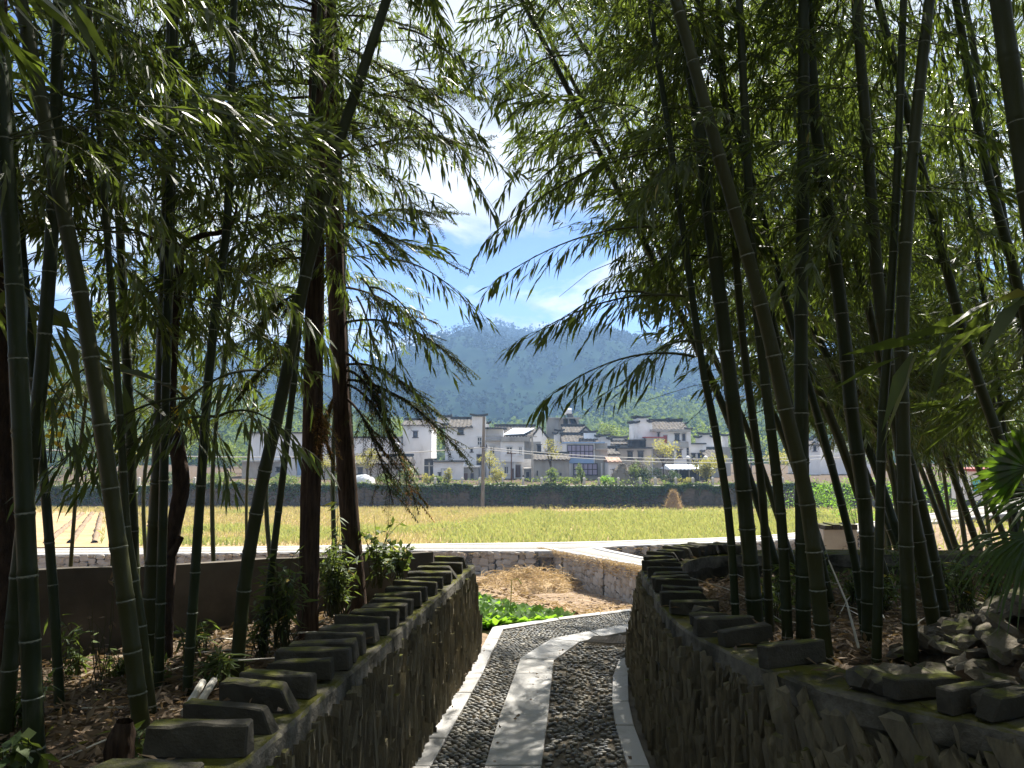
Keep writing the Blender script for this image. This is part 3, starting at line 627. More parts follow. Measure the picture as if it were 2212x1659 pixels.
n = 5200; xg = r.uniform(-55, 50, n); yg = DW - .15 - np.abs(r.normal(0, .7, n)); C = np.c_[xg, yg, ZF + r.random(n) * .35 * np.clip(fbm(xg * .3, 5.0) * 2.4 - .6, .1, 2)]
V, F = leaf_quads(C, .2, r, up=0); o = mk('wall_foot_weeds', V, F, 'tree_leaf_yellow', tint=np.repeat(np.clip(r.random(n), 0, .92), 4), kind='stuff'); tag(o, 'ragged weeds along the foot of the field wall', 'weeds')

# ---------------------------------------------------------------- houses of the village
def h1(cx, cy): return ((1500 + cx / 2.765) / 1.8228, (1500 + cy / 2.765) / 1.8228)
def h2(cx, cy): return ((2200 + cx / 2.458) / 1.8228, (1500 + cy / 2.458) / 1.8228)
def h3(cx, cy): return ((700 + cx / 2.212) / 1.8228, (1600 + cy / 2.212) / 1.8228)
def h8(cx, cy): return ((3000 + cx / 1.508) / 1.8228, (1400 + cy / 1.508) / 1.8228)
class House:
    def __init__(s, label, D, cv, cx, cat='house', name='village_house'):
        s.D = D; s.cv = cv; b = P(*cv(cx, 1000), D); s.root = empty(name, (b[0], D + 3, ZV - .05), label, cat); s.root['kind'] = 'thing'; s.k = 0
    def ext(s, x0, x1, y0, y1, D):
        a = P(*s.cv(x0, y0), D); b = P(*s.cv(x1, y0), D); z0 = ZV - .1 if y1 is None else P(*s.cv(x0, y1), D)[2]
        return a[0], b[0], z0, a[2]
    def wall(s, x0, x1, y0, y1=None, m='whitewash', dep=7, dD=0, name='wall', parent=None):
        X0, X1, Z0, Z1 = s.ext(x0, x1, y0, y1, s.D + dD); s.k += 1
        return MB().box((X0, s.D + dD, Z0), (X1, s.D + dD + dep, Z1 + s.k * .0007)).build(name, m, parent or s.root)
    def para(s, x0, x1, y0, y1, dD=0, m='whitewash', dep=.5):       # horse-head parapet step with its dark tiled cap
        p = s.wall(x0, x1, y0, y1, m, dep, dD, 'parapet'); X0, X1, Z0, Z1 = s.ext(x0, x1, y0, y1, s.D + dD); w = X1 - X0
        mb = MB(); y_ = s.D + dD
        mb.add([(X0 - .25, y_ - .3, Z1 + .16), (X0 + w * .3, y_ - .3, Z1 + .02), (X1 - w * .3, y_ - .3, Z1 + .02), (X1 + .25, y_ - .3, Z1 + .16), (X1 + .25, y_ - .3, Z1 + .38), (X1 - w * .3, y_ - .3, Z1 + .26), (X0 + w * .3, y_ - .3, Z1 + .26), (X0 - .25, y_ - .3, Z1 + .38)] +
               [(a, y_ + dep + .3, b) for a, b in ((X0 - .25, Z1 + .16), (X0 + w * .3, Z1 + .02), (X1 - w * .3, Z1 + .02), (X1 + .25, Z1 + .16), (X1 + .25, Z1 + .38), (X1 - w * .3, Z1 + .26), (X0 + w * .3, Z1 + .26), (X0 - .25, Z1 + .38))],
               [(0, 1, 6, 7), (1, 2, 5, 6), (2, 3, 4, 5)] + [tuple(i + 8 for i in f[::-1]) for f in ((0, 1, 6, 7), (1, 2, 5, 6), (2, 3, 4, 5))] + [(i, i + 8, (i + 1) % 8 + 8, (i + 1) % 8) for i in range(8)])
        mb.build('cap', 'black_cap', p); return p
    def roof(s, x0, x1, ye, yr, dep=7, dD=0, m='tile_roof', ridge=True, shift=0):
        D = s.D + dD; X0, X1, _, Ze = s.ext(x0, x1, ye, ye, D); Zr = P(*s.cv(x0, yr), D + dep / 2)[2]; n = max(4, int((X1 - X0) / .2)); xs_ = np.linspace(X0, X1, n)
        up = (np.arange(n) % 2) * .07; sh = shift * (X1 - X0)
        rows = [np.c_[xs_, np.full(n, D - .45), Ze + up - .12], np.c_[xs_, np.full(n, D - .45), Ze + up], np.c_[xs_ + sh, np.full(n, D + dep / 2), Zr + up], np.c_[xs_, np.full(n, D + dep + .4), Ze + up - .1]]
        i = np.arange(n - 1); Fr = [tuple(f) for a in range(3) for f in np.stack([i + a*n, i + 1 + a*n, i + 1 + (a+1)*n, i + (a+1)*n], 1)] + [(0, n, 2*n, 3*n), (4*n-1, 3*n-1, 2*n-1, n-1)]
        o = mk('roof', np.vstack(rows), Fr, m, s.root)
        if ridge: MB().box((X0 - .1 + sh, D + dep / 2 - .15, Zr + .02), (X1 + .1 + sh, D + dep / 2 + .15, Zr + .3)).build('ridge_cap', 'black_cap', o)
        return o
    def gable(s, x0, x1, ye, ya, dD=0, m='whitewash', dep=6, tiles=True, xa=None):   # gable end facing the viewer, roof running back
        D = s.D + dD; X0, X1, _, Ze = s.ext(x0, x1, ye, ye, D); Za = P(*s.cv(x0, ya), D)[2]; xm = (X0 + X1) / 2 if xa is None else P(*s.cv(xa, ya), D)[0]
        MB().add([(X0, D, Ze), (X1, D, Ze), (xm, D, Za), (X0, D + dep, Ze), (X1, D + dep, Ze), (xm, D + dep, Za)], [(0, 1, 2), (5, 4, 3), (0, 3, 4, 1)]).build('gable', m, s.root)
        if tiles:
            o = .25; mb = MB()
            for e, sg in ((X0, -1), (X1, 1)):
                mb.add([(e + sg * o, D - .3, Ze - .1), (xm, D - .3, Za + .06), (xm, D + dep, Za + .06), (e + sg * o, D + dep, Ze - .1), (e + sg * o, D - .3, Ze + .1), (xm, D - .3, Za + .28), (xm, D + dep, Za + .28), (e + sg * o, D + dep, Ze + .1)],
                       [(0, 1, 2, 3), (7, 6, 5, 4), (0, 4, 5, 1), (1, 5, 6, 2), (2, 6, 7, 3), (3, 7, 4, 0)])
            mb.build('roof', 'tile_roof', s.root)
    def win(s, x0, x1, y0, y1, cols=2, rows=1, fm='dark_frame', gm='glass', dD=0, name='window', sill=True, t=.07):
        D = s.D + dD; X0, X1, Z0, Z1 = s.ext(x0, x1, y0, y1, D); mb = MB(); f = t
        for k in range(cols + 1): xx = X0 + (X1 - X0 - f) * k / cols; mb.box((xx, D - .07, Z0), (xx + f, D + .02, Z1))
        for k in range(rows + 1): zz = Z0 + (Z1 - Z0 - f) * k / rows; mb.box((X0 + .001, D - .065, zz), (X1 - .001, D + .015, zz + f))
        if sill: mb.box((X0 - .12, D - .16, Z0 - .10), (X1 + .12, D + .02, Z0 - .004)); mb.box((X0 - .1, D - .18, Z1 + .03), (X1 + .1, D + .02, Z1 + .12))
        o = mb.build(name, fm, s.root)
        for c in range(cols):
            a = X0 + (X1 - X0) * c / cols; b = X0 + (X1 - X0) * (c + 1) / cols
            MB().box((a + .005, D - .03, Z0 + .01), (b - .005, D - .012, Z1 - .01)).build('pane', gm, o)
        return o
    def door(s, x0, x1, y0, y1, m='wood_door', dD=0):
        D = s.D + dD; X0, X1, Z0, Z1 = s.ext(x0, x1, y0, y1, D); mb = MB(); mb.box((X0, D - .05, Z0), (X1, D + .02, Z1)); o = mb.build('door', m, s.root)
        MB().box((X0 - .08, D - .08, Z0), (X0, D + .02, Z1 + .08)).box((X1, D - .08, Z0), (X1 + .08, D + .02, Z1 + .08)).box((X0, D - .08, Z1 + .001), (X1, D + .02, Z1 + .079)).build('frame', 'concrete', o); return o
    def slab(s, x0, x1, y0, y1, m='black_cap', dep=7, dD=-.4, name='eave'): return s.wall(x0, x1, y0, y1, m, dep, dD, name)

H = House('tall white house with stepped parapet and tiled roof left of the pole', 92, h1, 920)
H.wall(700, 1140, 508); H.roof(640, 1000, 503, 415, 8); H.para(612, 752, 398, 505, 1.5); H.para(990, 1143, 388, 508, -.02); H.para(1146, 1178, 468, 505, 1)
H.wall(1141, 1330, 525, 660, dD=1); H.slab(1108, 1370, 506, 522, dD=-.6)
H.win(840, 900, 527, 580, 2); H.win(1050, 1100, 612, 700, 2, 2, 'white_frame'); H.win(975, 1000, 730, 770, 2, 1); H.door(1045, 1110, 800, 930, 'dark_frame')  # the dark door panel stands in for an unlit opening
H = House('white two storey house with balustraded roof terrace right of the pole', 90, h1, 1400)
H.wall(1147, 1300, 652, None, dD=1); H.wall(1301, 1560, 662, 880, dep=6); H.wall(1282, 1540, 879, None, dD=.5)
H.slab(1310, 1625, 608, 660, 'greywash', 6.5, -.35, 'terrace_parapet'); H.slab(1140, 1310, 596, 604, 'concrete', .3, 0, 'rail'); H.slab(1140, 1310, 640, 654, 'greywash', 6, -.05, 'terrace_floor')
for k in range(14): H.wall(1146 + k * 12, 1150 + k * 12, 604, 641, 'greywash', .15, .08, 'baluster')
H.win(1365, 1432, 717, 797, 2, 2, 'white_frame'); H.win(1500, 1537, 717, 805, 2, 2, 'white_frame'); H.win(1185, 1240, 712, 800, 2, 2, 'white_frame', dD=1); H.win(1340, 1388, 930, 1012, 2, 1, 'white_frame', dD=.5)
H.door(1465, 1517, 917, 1050, dD=.5); H.door(1424, 1446, 957, 1075, dD=.5); H.slab(1449, 1463, 880, 1090, 'whitewash', .25, .1, 'column')
H.wall(1561, 1740, 662, 850, 'greywash', 5, 2.5); H.win(1700, 1745, 700, 830, 2, 2, dD=2.5)
H = House('grey outbuilding with flat roof beside the two storey house', 88, h1, 1600, 'outbuilding', 'outbuilding')
H.wall(1562, 1640, 965, None, 'greywash', 4); H.slab(1552, 1650, 950, 965, 'concrete', 4.6, -.3); H.door(1580, 1615, 990, 1080, 'dark_frame')
H = House('house with long tiled roof and pale blue sheet on its slope', 101, h1, 1500)
H.wall(1240, 1640, 602, None); H.roof(1232, 1690, 600, 494, 8); H.gable(1640, 1812, 628, 512, -.5); H.wall(1640, 1812, 628, None, dD=-.5)
Q = [P(*h1(*q), d) for q, d in (((1335, 598), 100.2), ((1560, 588), 100.2), ((1670, 532), 103), ((1440, 532), 103))]; Q = [q + np.array([0, 0, .22]) for q in Q]
MB().prism(Q, .1).build('roof_sheet', 'blue_sheet', H.root)
H = House('grey roof tower with soot stain behind the tiled roofs', 104, h1, 1980)
H.wall(1817, 1936, 408, None, 'greywash', 5); H.wall(1937, 2150, 408, None, 'beigewash', 4.5, .3); H.slab(1808, 2178, 397, 409, 'greywash', 6, -.5)
H.wall(1985, 2035, 412, 520, 'soot', .05, .22, 'soot_stain')
t = empty('solar_water_heater', P(*h1(2045, 397), 104.5), 'solar water heater with silver tank on the grey roof tower', 'water heater')
a, b = P(*h1(1996, 333), 105), P(*h1(2076, 333), 105)
V_, F_ = tube_arrays(np.array([a + (b - a) * q for q in (0, .02, .5, .98, 1)]), [.1, .42, .45, .42, .1], 12); mk('tank', V_, F_, 'metal_tank', t, smooth=True)
mb = MB()
for e in (.12, .88):
    q = a + (b - a) * e; mb.tube([q, q + [0, .3, -2.0]], .05, 5); mb.tube([q, q + [.9, -1.2, -2.0]], .05, 5)
mb.build('stand', 'dark_frame', t)
Q = [a + [.3, -.35, -.3], b + [0, -.35, -.3], b + [.8, -1.3, -1.9], a + [1.1, -1.3, -1.9]]; MB().prism(Q, .06).build('collector', 'glass', t)
H = House('white house end with tiled cross roof in front of the tower', 97, h2, 180)
H.roof(45, 270, 512, 440, 7, 2); H.wall(60, 270, 514, None, dD=2.2, dep=6); H.gable(196, 325, 520, 455, 1.5); H.wall(196, 325, 520, None, dD=1.5, dep=5)
H.para(-22, 40, 492, None, 1); H.para(-44, -22, 520, None, 1); H.roof(30, 385, 592, 520, 6, -2); H.wall(40, 385, 594, None, dD=-1.8, dep=5)
H.para(243, 362, 503, 600, -1); H.para(362, 395, 548, 600, -1); H.para(398, 478, 538, None, -.5); H.para(478, 500, 570, None, -.5)
H = House('small grey rendered house with dark gable roof behind the fence posts', 84, h1, 1850)
H.wall(1664, 2050, 858, None, 'greywash', 5); H.roof(1655, 2060, 856, 800, 5); H.win(1808, 1824, 995, 1030, 1, 1, sill=False); H.win(1948, 1966, 1000, 1030, 1, 1, sill=False); H.win(1696, 1708, 975, 1030, 1, 1, sill=False)
H = House('house with wide purple curtained windows and blue painted bands', 88, h2, 210)
H.wall(72, 346, 602, 1010, 'whitewash', 6, .05); H.wall(130, 372, 916, None, 'greywash', 6, -.1); H.wall(347, 470, 604, None, 'greywash', 6, .3)
H.slab(64, 448, 590, 604, 'blue_paint', 6.6, -.3, 'roof_band'); H.wall(84, 340, 747, 797, 'blue_paint', .1, -.06, 'blue_panel')
H.win(80, 336, 617, 745, 6, 2, 'dark_frame', 'curtain_glass', 0, sill=False, t=.09); H.win(140, 376, 797, 914, 5, 2, 'dark_frame', 'curtain_glass', -.12, sill=False, t=.09)
H.slab(360, 470, 655, 668, 'concrete', .6, -.3, 'canopy'); H.wall(408, 424, 795, 920, 'white_paint', .1, .2, 'drain_pipe')
H = House('cluster of small white walls with stepped caps under the green tree', 100, h2, 600)
H.wall(545, 712, 600, None); H.roof(490, 690, 612, 560, 5); H.para(525, 656, 555, 615, 1.5); H.para(656, 700, 585, 640, 1.5); H.wall(445, 545, 615, None, 'greywash', 5, -1); H.win(566, 592, 624, 645, 1, 1)
H = House('large white house with stepped gable and recessed balcony on the right', 96, h2, 1000)
H.para(728, 765, 412, None, -.1, dep=4); H.para(766, 868, 362, None, -.12, dep=4); H.para(869, 906, 405, None, -.1, dep=4)
H.wall(907, 1256, 492, 640, dep=6); H.roof(907, 1250, 472, 388, 7); H.slab(890, 1278, 470, 491, 'greywash', 7, -.7)
H.para(1066, 1178, 385, 475, 3.5); H.para(1180, 1214, 428, 480, 3); H.para(1238, 1277, 478, 640, -.1)
H.door(1015, 1046, 527, 605, 'red_trim'); H.win(1122, 1167, 517, 575, 2, 1); H.win(956, 974, 505, 548, 1, 1); H.door(1196, 1222, 510, 580, 'dark_frame')
H.slab(1165, 1256, 588, 634, 'greywash', .3, -.9, 'balcony_front'); H.slab(905, 1256, 630, 645, 'greywash', 2, -1, 'balcony_floor')
H.wall(905, 1112, 646, None, 'beigewash', 6, .4); H.wall(1113, 1236, 640, None, 'whitewash', 6, -.6); H.win(1140, 1188, 668, 742, 2, 2, 'wood_door', dD=-.6)
H.wall(846, 1014, 552, 660, 'beigewash', 5, -1.5); H.slab(830, 1018, 541, 551, 'red_trim', 5.4, -1.7)
for k in range(5): H.win(1240, 1256, 648 + k * 26, 668 + k * 26, 1, 1, dD=-.3, sill=False)
H.wall(1236, 1262, 640, None, 'greywash', 4, -.3)
H = House('beige low building with flat eave and two windows', 92, h2, 740)
H.wall(570, 900, 656, None, 'beigewash'); H.slab(560, 912, 640, 655, 'black_cap', 7.6, -.4); H.win(665, 716, 684, 752, 2, 2); H.win(765, 818, 684, 752, 2, 2); H.wall(712, 846, 580, 640, 'soot', 4, 3, 'shaded_opening'); H.slab(706, 850, 566, 578, 'tile_roof', 5, 2.5)  # the dark box stands in for the shade of an opening
H.roof(470, 592, 708, 652, 5, -1.5); H.wall(475, 590, 710, None, 'greywash', 4, -1.3)
H = House('small white shed with rusty sheet roof beside the purple windows', 85, h2, 540, 'shed', 'shed')
H.wall(482, 600, 782, None, 'whitewash', 4); H.roof(470, 606, 780, 738, 4, m='rust_sheet', ridge=False); H.win(525, 563, 862, 895, 1, 1)
H = House('low pale building with tiled roof at the right end of the village', 98, h2, 1430)
H.wall(1266, 1426, 612, None, 'whitewash', 6); H.slab(1262, 1430, 600, 613, 'black_cap', 6.4, -.3); H.para(1366, 1478, 522, 640, 3); H.para(1332, 1366, 555, 640, 3); H.para(1478, 1512, 550, 640, 3); H.para(1582, 1640, 535, 700, 4)
H.wall(1440, 1660, 640, None, 'greywash', 6, 2); H.roof(1422, 1600, 742, 660, 7, -3); H.wall(1426, 1600, 744, None, 'greywash', 5, -2.8); H.win(1285, 1322, 705, 780, 2, 1, dD=0); H.win(1345, 1380, 705, 780, 2, 1); H.win(1455, 1485, 765, 810, 1, 1, dD=-2.8)
H = House('open lean-to shed with pale blue sheet roof near the lamp post', 83, h2, 1200, 'shed', 'shed')
H.roof(1072, 1500, 852, 812, 5, m='blue_sheet', ridge=False); H.wall(1100, 1480, 860, None, 'soot', .3, 4.2, 'back_wall')  # back wall coloured dark for the unlit interior
for x in (1085, 1160, 1260, 1360, 1480): H.wall(x, x + 8, 850, None, 'concrete', .2, 0, 'post')
H = House('white houses seen between the right bamboo stems', 103, h8, 420)
H.wall(262, 345, 530, None, 'whitewash'); H.roof(275, 345, 528, 505, 5); H.para(315, 345, 492, 540, 1); H.wall(346, 560, 545, None, 'whitewash', 5, 2); H.para(425, 500, 505, 600, 1); H.win(305, 321, 537, 566, 2, 1); H.win(362, 376, 545, 568, 1, 1); H.para(500, 640, 520, None, 3)
H = House('white wall building behind the leaning left bamboo', 95, h3, 850)
H.wall(618, 1090, 235, None, 'whitewash'); H.slab(600, 1100, 222, 236, 'tile_roof', 7.5, -.4); H.win(860, 912, 535, 566, 2, 1); H.door(1045, 1085, 420, 600, 'blue_paint'); H.wall(560, 720, 485, None, 'beigewash', 4, -3); H.slab(550, 830, 472, 487, 'concrete', 5, -3.4); H.win(1010, 1050, 395, 450, 2, 2)
H = House('pale house wall behind the round yellow green tree', 99, h3, 1750)
H.wall(1100, 1900, 275, None, 'whitewash'); H.slab(1090, 1910, 262, 276, 'black_cap', 7.5, -.4); H.win(1300, 1350, 370, 430, 2, 2)
H = House('long beige low house with tiled roof and small windows', 89, h3, 1750)
H.wall(1250, 2010, 500, None, 'beigewash', 6); H.roof(1240, 2020, 498, 435, 6); H.win(1800, 1840, 540, 575, 2, 1); H.win(1915, 1955, 540, 570, 2, 1); H.win(1570, 1610, 540, 585, 1, 1); H.door(1365, 1400, 535, 600)
H = House('weathered white house with lean-to left of the pole', 87, h1, 780)
H.wall(570, 900, 884, None, 'whitewash', 5); H.slab(560, 910, 872, 884, 'black_cap', 5.4, -.3); H.wall(472, 569, 850, None, 'soot', 5, 1); H.wall(901, 1060, 940, None, 'greywash', 4, .5); H.slab(895, 1075, 928, 941, 'white_paint', 4.4, .2); H.door(660, 745, 960, 1060, 'white_frame'); H.win(627, 650, 1005, 1050, 1, 1); H.door(905, 945, 1005, 1075, 'wood_door', .5); H.door(975, 1010, 1005, 1075, 'dark_frame', .5)
H = House('tall pale house with dark eave at the far left of the village', 104, h3, 2080)
H.wall(1960, 2212, 165, None, 'whitewash'); H.roof(1950, 2220, 163, 120, 6); H.win(2050, 2090, 220, 270, 2, 1)

# ---------------------------------------------------------------- poles, wires, posts, stacks
t = empty('utility_pole', P(1042, 1096, 70), 'tall grey concrete utility pole standing at the field edge', 'utility pole')
b_ = P(1042, 1097, 70); tp = P(1045.5, 900, 70)
mb = MB(); mb.tube([b_ - [0, 0, .3], (b_ + tp) / 2, tp], [.17, .15, .12], 12); mb.build('shaft', 'concrete_pole', t, smooth=False)
mb = MB(); wz = P(1045, 966, 70); mb.box(wz - [.35, .2, .05], wz + [.35, .2, .05]); mb.box(wz + [-.3, -.25, .05], wz + [-.22, -.15, .25]); mb.box(wz + [.22, -.25, .05], wz + [.3, -.15, .25]); mb.build('wire_bracket', 'dark_frame', t)
def wire(a, b, sag, label, r_=.035):
    pts = np.array([a + (b - a) * q - np.array([0, 0, sag * 4 * q * (1 - q)]) for q in np.linspace(0, 1, 24)])
    V_, F_ = tube_arrays(pts, r_, 5); tag(mk('overhead_cable', V_, F_, 'wire'), label, 'cable')
wire(P(1045, 966, 69.8), P(1900, 975, 74), .9, 'upper overhead cable running right from the concrete pole', .03)
wire(P(1045, 970, 69.8), P(1900, 981, 74), 1.0, 'lower overhead cable running right from the concrete pole', .03)
wire(P(1045, 966, 69.8), P(-150, 948, 66), 1.2, 'overhead cable running left from the concrete pole behind bamboo', .04)
def small_pole(px, y0, y1, D, r_, label, m='concrete_pole', lamp=False):
    a = P(px, y1, D); b = P(px, y0, D); a[2] = ZV - .05; t = empty('lamp_post' if lamp else 'thin_pole', a, label, 'lamp post' if lamp else 'pole')
    MB().tube([a, (a + b) / 2, b], [r_ * 1.2, r_, r_ * .8], 8).build('shaft', m, t)
    mb = MB()
    if lamp:
        mb.tube([b - [.9, 0, -.05], b, b + [.9, 0, .05]], .04, 5); mb.build('arm', m, t)
        for sx in (-1, 1): MB().tube([b + [sx * .9, 0, -.05], b + [sx * .9, 0, .06], b + [sx * .9, 0, .2], b + [sx * .9, 0, .3]], [.18, .26, .18, .05], 8).build('lamp_head', 'white_paint', t)
    else:
        mb.box(b - [.5, .05, .35], b + [.5, .05, -.27]); mb.build('cross_arm', m, t)
small_pole(h2(1335, 750)[0], h2(0, 752)[1], 1046, 78, .07, 'dark twin headed lamp post by the pale bamboo thicket', 'dark_frame', True)
small_pole(h1(1420, 0)[0], h1(0, 760)[1], 1050, 82, .07, 'thin dark pole before the two storey house', 'wood_door')
small_pole(h1(1648, 0)[0], h1(0, 575)[1], 1050, 82, .11, 'pale thin pole right of the two storey house', 'concrete')
small_pole(h1(525, 0)[0], h1(0, 890)[1], 1050, 79, .08, 'short pale pole left of the weathered white house', 'concrete')
ORD = ['first', 'second', 'third', 'fourth', 'fifth', 'sixth', 'seventh', 'eighth', 'ninth', 'tenth', 'eleventh', 'twelfth', 'thirteenth', 'fourteenth', 'fifteenth', 'sixteenth', 'seventeenth', 'eighteenth', 'nineteenth', 'twentieth', 'twenty-first', 'twenty-second', 'twenty-third', 'twenty-fourth']
post_px = [740, 860, 940, 998, 1036, 1086, 1130, 1170, 1262, 1294, 1336, 1383, 1416, 1460, 1497, 1540, 1600, 1690, 300, 420, 560]
for k, px in enumerate(post_px):
    b = P(px, 1046, DW + 1.2); b[2] = ZV - .1; o = MB().box(b - [.11, .11, 0], b + [.11, .11, .78]).add([b + [-.14, -.14, .78], b + [.14, -.14, .78], b + [.14, .14, .78], b + [-.14, .14, .78], b + [0, 0, .92]], [(0, 1, 4), (1, 2, 4), (2, 3, 4), (3, 0, 4), (3, 2, 1, 0)]).build('concrete_post', 'concrete')
    tag(o, 'short square concrete post on the field wall, %s from the left' % ORD[sorted(post_px).index(px)], 'post', 'concrete posts on the field wall')
def strands(C, r, L=.5, w=.02, up=.0, tint=None):
    n = len(C); d = r.normal(size=(n, 3)); d[:, 2] = np.abs(d[:, 2]) * up + d[:, 2] * .15 * (1 - up); d /= np.linalg.norm(d, axis=1)[:, None]
    s = np.cross(d, r.normal(size=(n, 3))); s /= np.linalg.norm(s, axis=1)[:, None]; l = (L * r.uniform(.5, 1.3, n))[:, None]; k3 = r.normal(size=(n, 3)) * .12 * l
    V = np.stack([C - d * l / 2, C + k3 + s * w, C + d * l / 2, C + k3 - s * w], 1).reshape(-1, 3); k = np.arange(n)[:, None] * 4
    return V, np.hstack([k, k + 1, k + 2, k + 3]), np.repeat(r.random(n) if tint is None else tint, 4)
def dome(c, rx, rz, r, n=14, m=7):
    V = []; 
    for i in range(m):
        f = i / (m - 1)
        for j in range(n):
            a = j * 2 * math.pi / n; q = rx * math.cos(f * math.pi / 2) * (1 + r.normal() * .05); V.append((c[0] + math.cos(a) * q, c[1] + math.sin(a) * q, c[2] + rz * math.sin(f * math.pi / 2)))
    F = [(i * n + j, i * n + (j + 1) % n, (i + 1) * n + (j + 1) % n, (i + 1) * n + j) for i in range(m - 1) for j in range(n)]
    return np.array(V), F
def straw_pile(name, label, c, rx, rz, pw=1.0, n=900, L=.6, w=.02, m='straw', up=.3):
    r = np.random.default_rng(int(c[0] * 10) % 97 + 3); t = empty(name, c, label, 'straw stack'); V, F = dome(c, rx * .92, rz * .92, r)
    if pw != 1.0: f = (V[:, 2:3] - c[2]) / rz; V[:, :2] = c[:2] + (V[:, :2] - c[:2]) * (1 - f * pw * .55)
    mk('core', V, F, m, t, smooth=True, tint=r.random(len(V)) * .6)
    k = r.integers(0, len(V), n); C = V[k] + r.normal(size=(n, 3)) * rx * .06; Vs, Fs, Ts = strands(C, r, L, w, up); mk('straw', Vs, Fs, m, t, tint=Ts, kind='stuff')
straw_pile('straw_stack', 'pointed golden straw stack against the far field wall', P(1455, 1103, 70), 1.0, 1.7, 1.6, 900, .9, .022, up=.9)
straw_pile('straw_stack', 'left grey straw dome among the village gardens', np.array([*P(h2(615, 0)[0], 1040, 78)[:2], ZV - .1]), 1.5, 2.1, .5, 500, .6, .03, 'grey_straw')
straw_pile('straw_stack', 'right grey straw dome among the village gardens', np.array([*P(h2(755, 0)[0], 1040, 78)[:2], ZV - .1]), 1.4, 2.3, .5, 500, .6, .03, 'grey_straw')
hp = P(1142, 1236, 35.5); hp[2] = float(zt(hp[0], hp[1])) - .05
straw_pile('straw_heap', 'brown heap of tangled straw at the back of the soil plot', hp, 2.5, .6, .1, 4200, .7, .016, up=.2)
r = np.random.default_rng(77); V, F = dome(np.array([*P(785, 1030, 79)[:2], ZV - .1]), 1.3, .95, r); tag(mk('covered_mound', V, F, 'white_paint', smooth=True), 'white rounded cover behind the wall under the round tree', 'cover')

# ---------------------------------------------------------------- hills and woods
def ridge_z(pts, D):
    q = np.array([P(x, y, D) for x, y in pts]); return q[:, 0], q[:, 2]
def hill(name, pts, D0, D1, res=(220, 90), amp=1.0, back=260, relief=.5, seed=0, drop=0):
    xr, zr = ridge_z(pts, D1); xs_ = np.linspace(xr[0], xr[-1], res[0]); ys_ = np.concatenate([np.linspace(D0, D1, res[1]), np.linspace(D1 + 4, D1 + back, 8)])
    def zf(x, y):
        t = np.clip((y - D0) / (D1 - D0), 0, 1); wob = (fbm(x / (D1 - D0) * 3.2 + seed, y / (D1 - D0) * 1.1 + seed, 0, 4) - .47)
        prof = t ** 1.15 * (1 + 1.3 * relief * wob * np.sin(t * math.pi)); cap = .93 * y / D1; prof = np.where((t < .97) & (prof > cap * .8), cap * .8 + (cap * .2) * np.tanh((prof - cap * .8) / (cap * .2)), prof); h = np.interp(x, xr, zr) + 4 - drop
        dn = np.clip((y - D1) / back, 0, 1)
        return -4 + h * prof * (1 - dn * .9) + ((fbm(x / 12, y / 12, seed) - .47) * 6 + (fbm(x / 60, y / 60, seed + 3) - .47) * 14 * (D1 > 500)) * amp * np.minimum(t * 6, 1) * (1 - np.exp(-((t - 1) / .07) ** 2) * .9)
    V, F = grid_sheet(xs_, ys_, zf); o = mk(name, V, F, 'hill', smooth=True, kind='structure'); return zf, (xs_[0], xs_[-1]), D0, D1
def crowns(zf, xr, D0, D1, n, size, nl, leaf, seed, label, m='forest', tshift=.35, pw=.7, sd=.14):
    r = np.random.default_rng(seed); x = r.uniform(*xr, n * 3); y = D0 + (D1 * 1.01 - D0) * r.random(n * 3) ** pw; z = zf(x, y)
    px, py, f = proj(np.c_[x, y, z]); ok = (px > -60) & (px < 2270) & (py < 1080); x, y, z = x[ok][:n], y[ok][:n], z[ok][:n]; n = len(x)
    s = size * r.uniform(.6, 1.35, n); k = np.repeat(np.arange(n), nl)
    p = r.normal(size=(n * nl, 3)); p /= np.linalg.norm(p, axis=1)[:, None]; p *= (r.random((n * nl, 1)) ** .35); p[:, 2] *= 1.15
    C = np.c_[x, y, z + s * .75][k] + p * s[k][:, None] * .8
    V, F = leaf_quads(C, leaf, r, up=0, aspect=.8); tn = np.repeat(np.clip(((fbm(x / size / 9, y / size / 9, seed) - .47) * 1.6 + r.normal(tshift, sd, n))[k] + r.normal(0, .06, n * nl), 0, .92), 4)
    o = mk('forest', V, F, m, tint=tn, kind='stuff'); tag(o, label, 'forest'); return o
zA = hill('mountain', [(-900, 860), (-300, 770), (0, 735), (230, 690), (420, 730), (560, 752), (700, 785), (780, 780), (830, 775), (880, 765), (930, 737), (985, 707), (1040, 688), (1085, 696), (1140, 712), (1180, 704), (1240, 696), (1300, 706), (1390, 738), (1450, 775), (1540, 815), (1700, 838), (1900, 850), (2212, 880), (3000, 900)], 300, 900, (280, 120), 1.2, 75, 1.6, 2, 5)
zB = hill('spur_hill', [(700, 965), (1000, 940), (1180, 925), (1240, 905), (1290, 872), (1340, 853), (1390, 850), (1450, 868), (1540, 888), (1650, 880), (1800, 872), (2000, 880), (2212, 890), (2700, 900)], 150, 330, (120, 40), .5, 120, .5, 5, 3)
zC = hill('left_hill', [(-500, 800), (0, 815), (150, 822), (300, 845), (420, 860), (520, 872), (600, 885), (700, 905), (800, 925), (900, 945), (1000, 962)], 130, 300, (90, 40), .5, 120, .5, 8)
crowns(zA[0], zA[1], 300, 900, 6500, 4.8, 20, 2.4, 1, 'hazy blue wooded mountain slopes behind the village', tshift=.35, m='forest_far_shaded', sd=.06)
crowns(*zB, 900, 4.2, 60, 1.4, 2, 'green wooded spur of the hill behind the right houses', tshift=.5)
crowns(*zC, 600, 4.0, 55, 1.4, 3, 'green wooded low hill behind the left bamboo', tshift=.6)

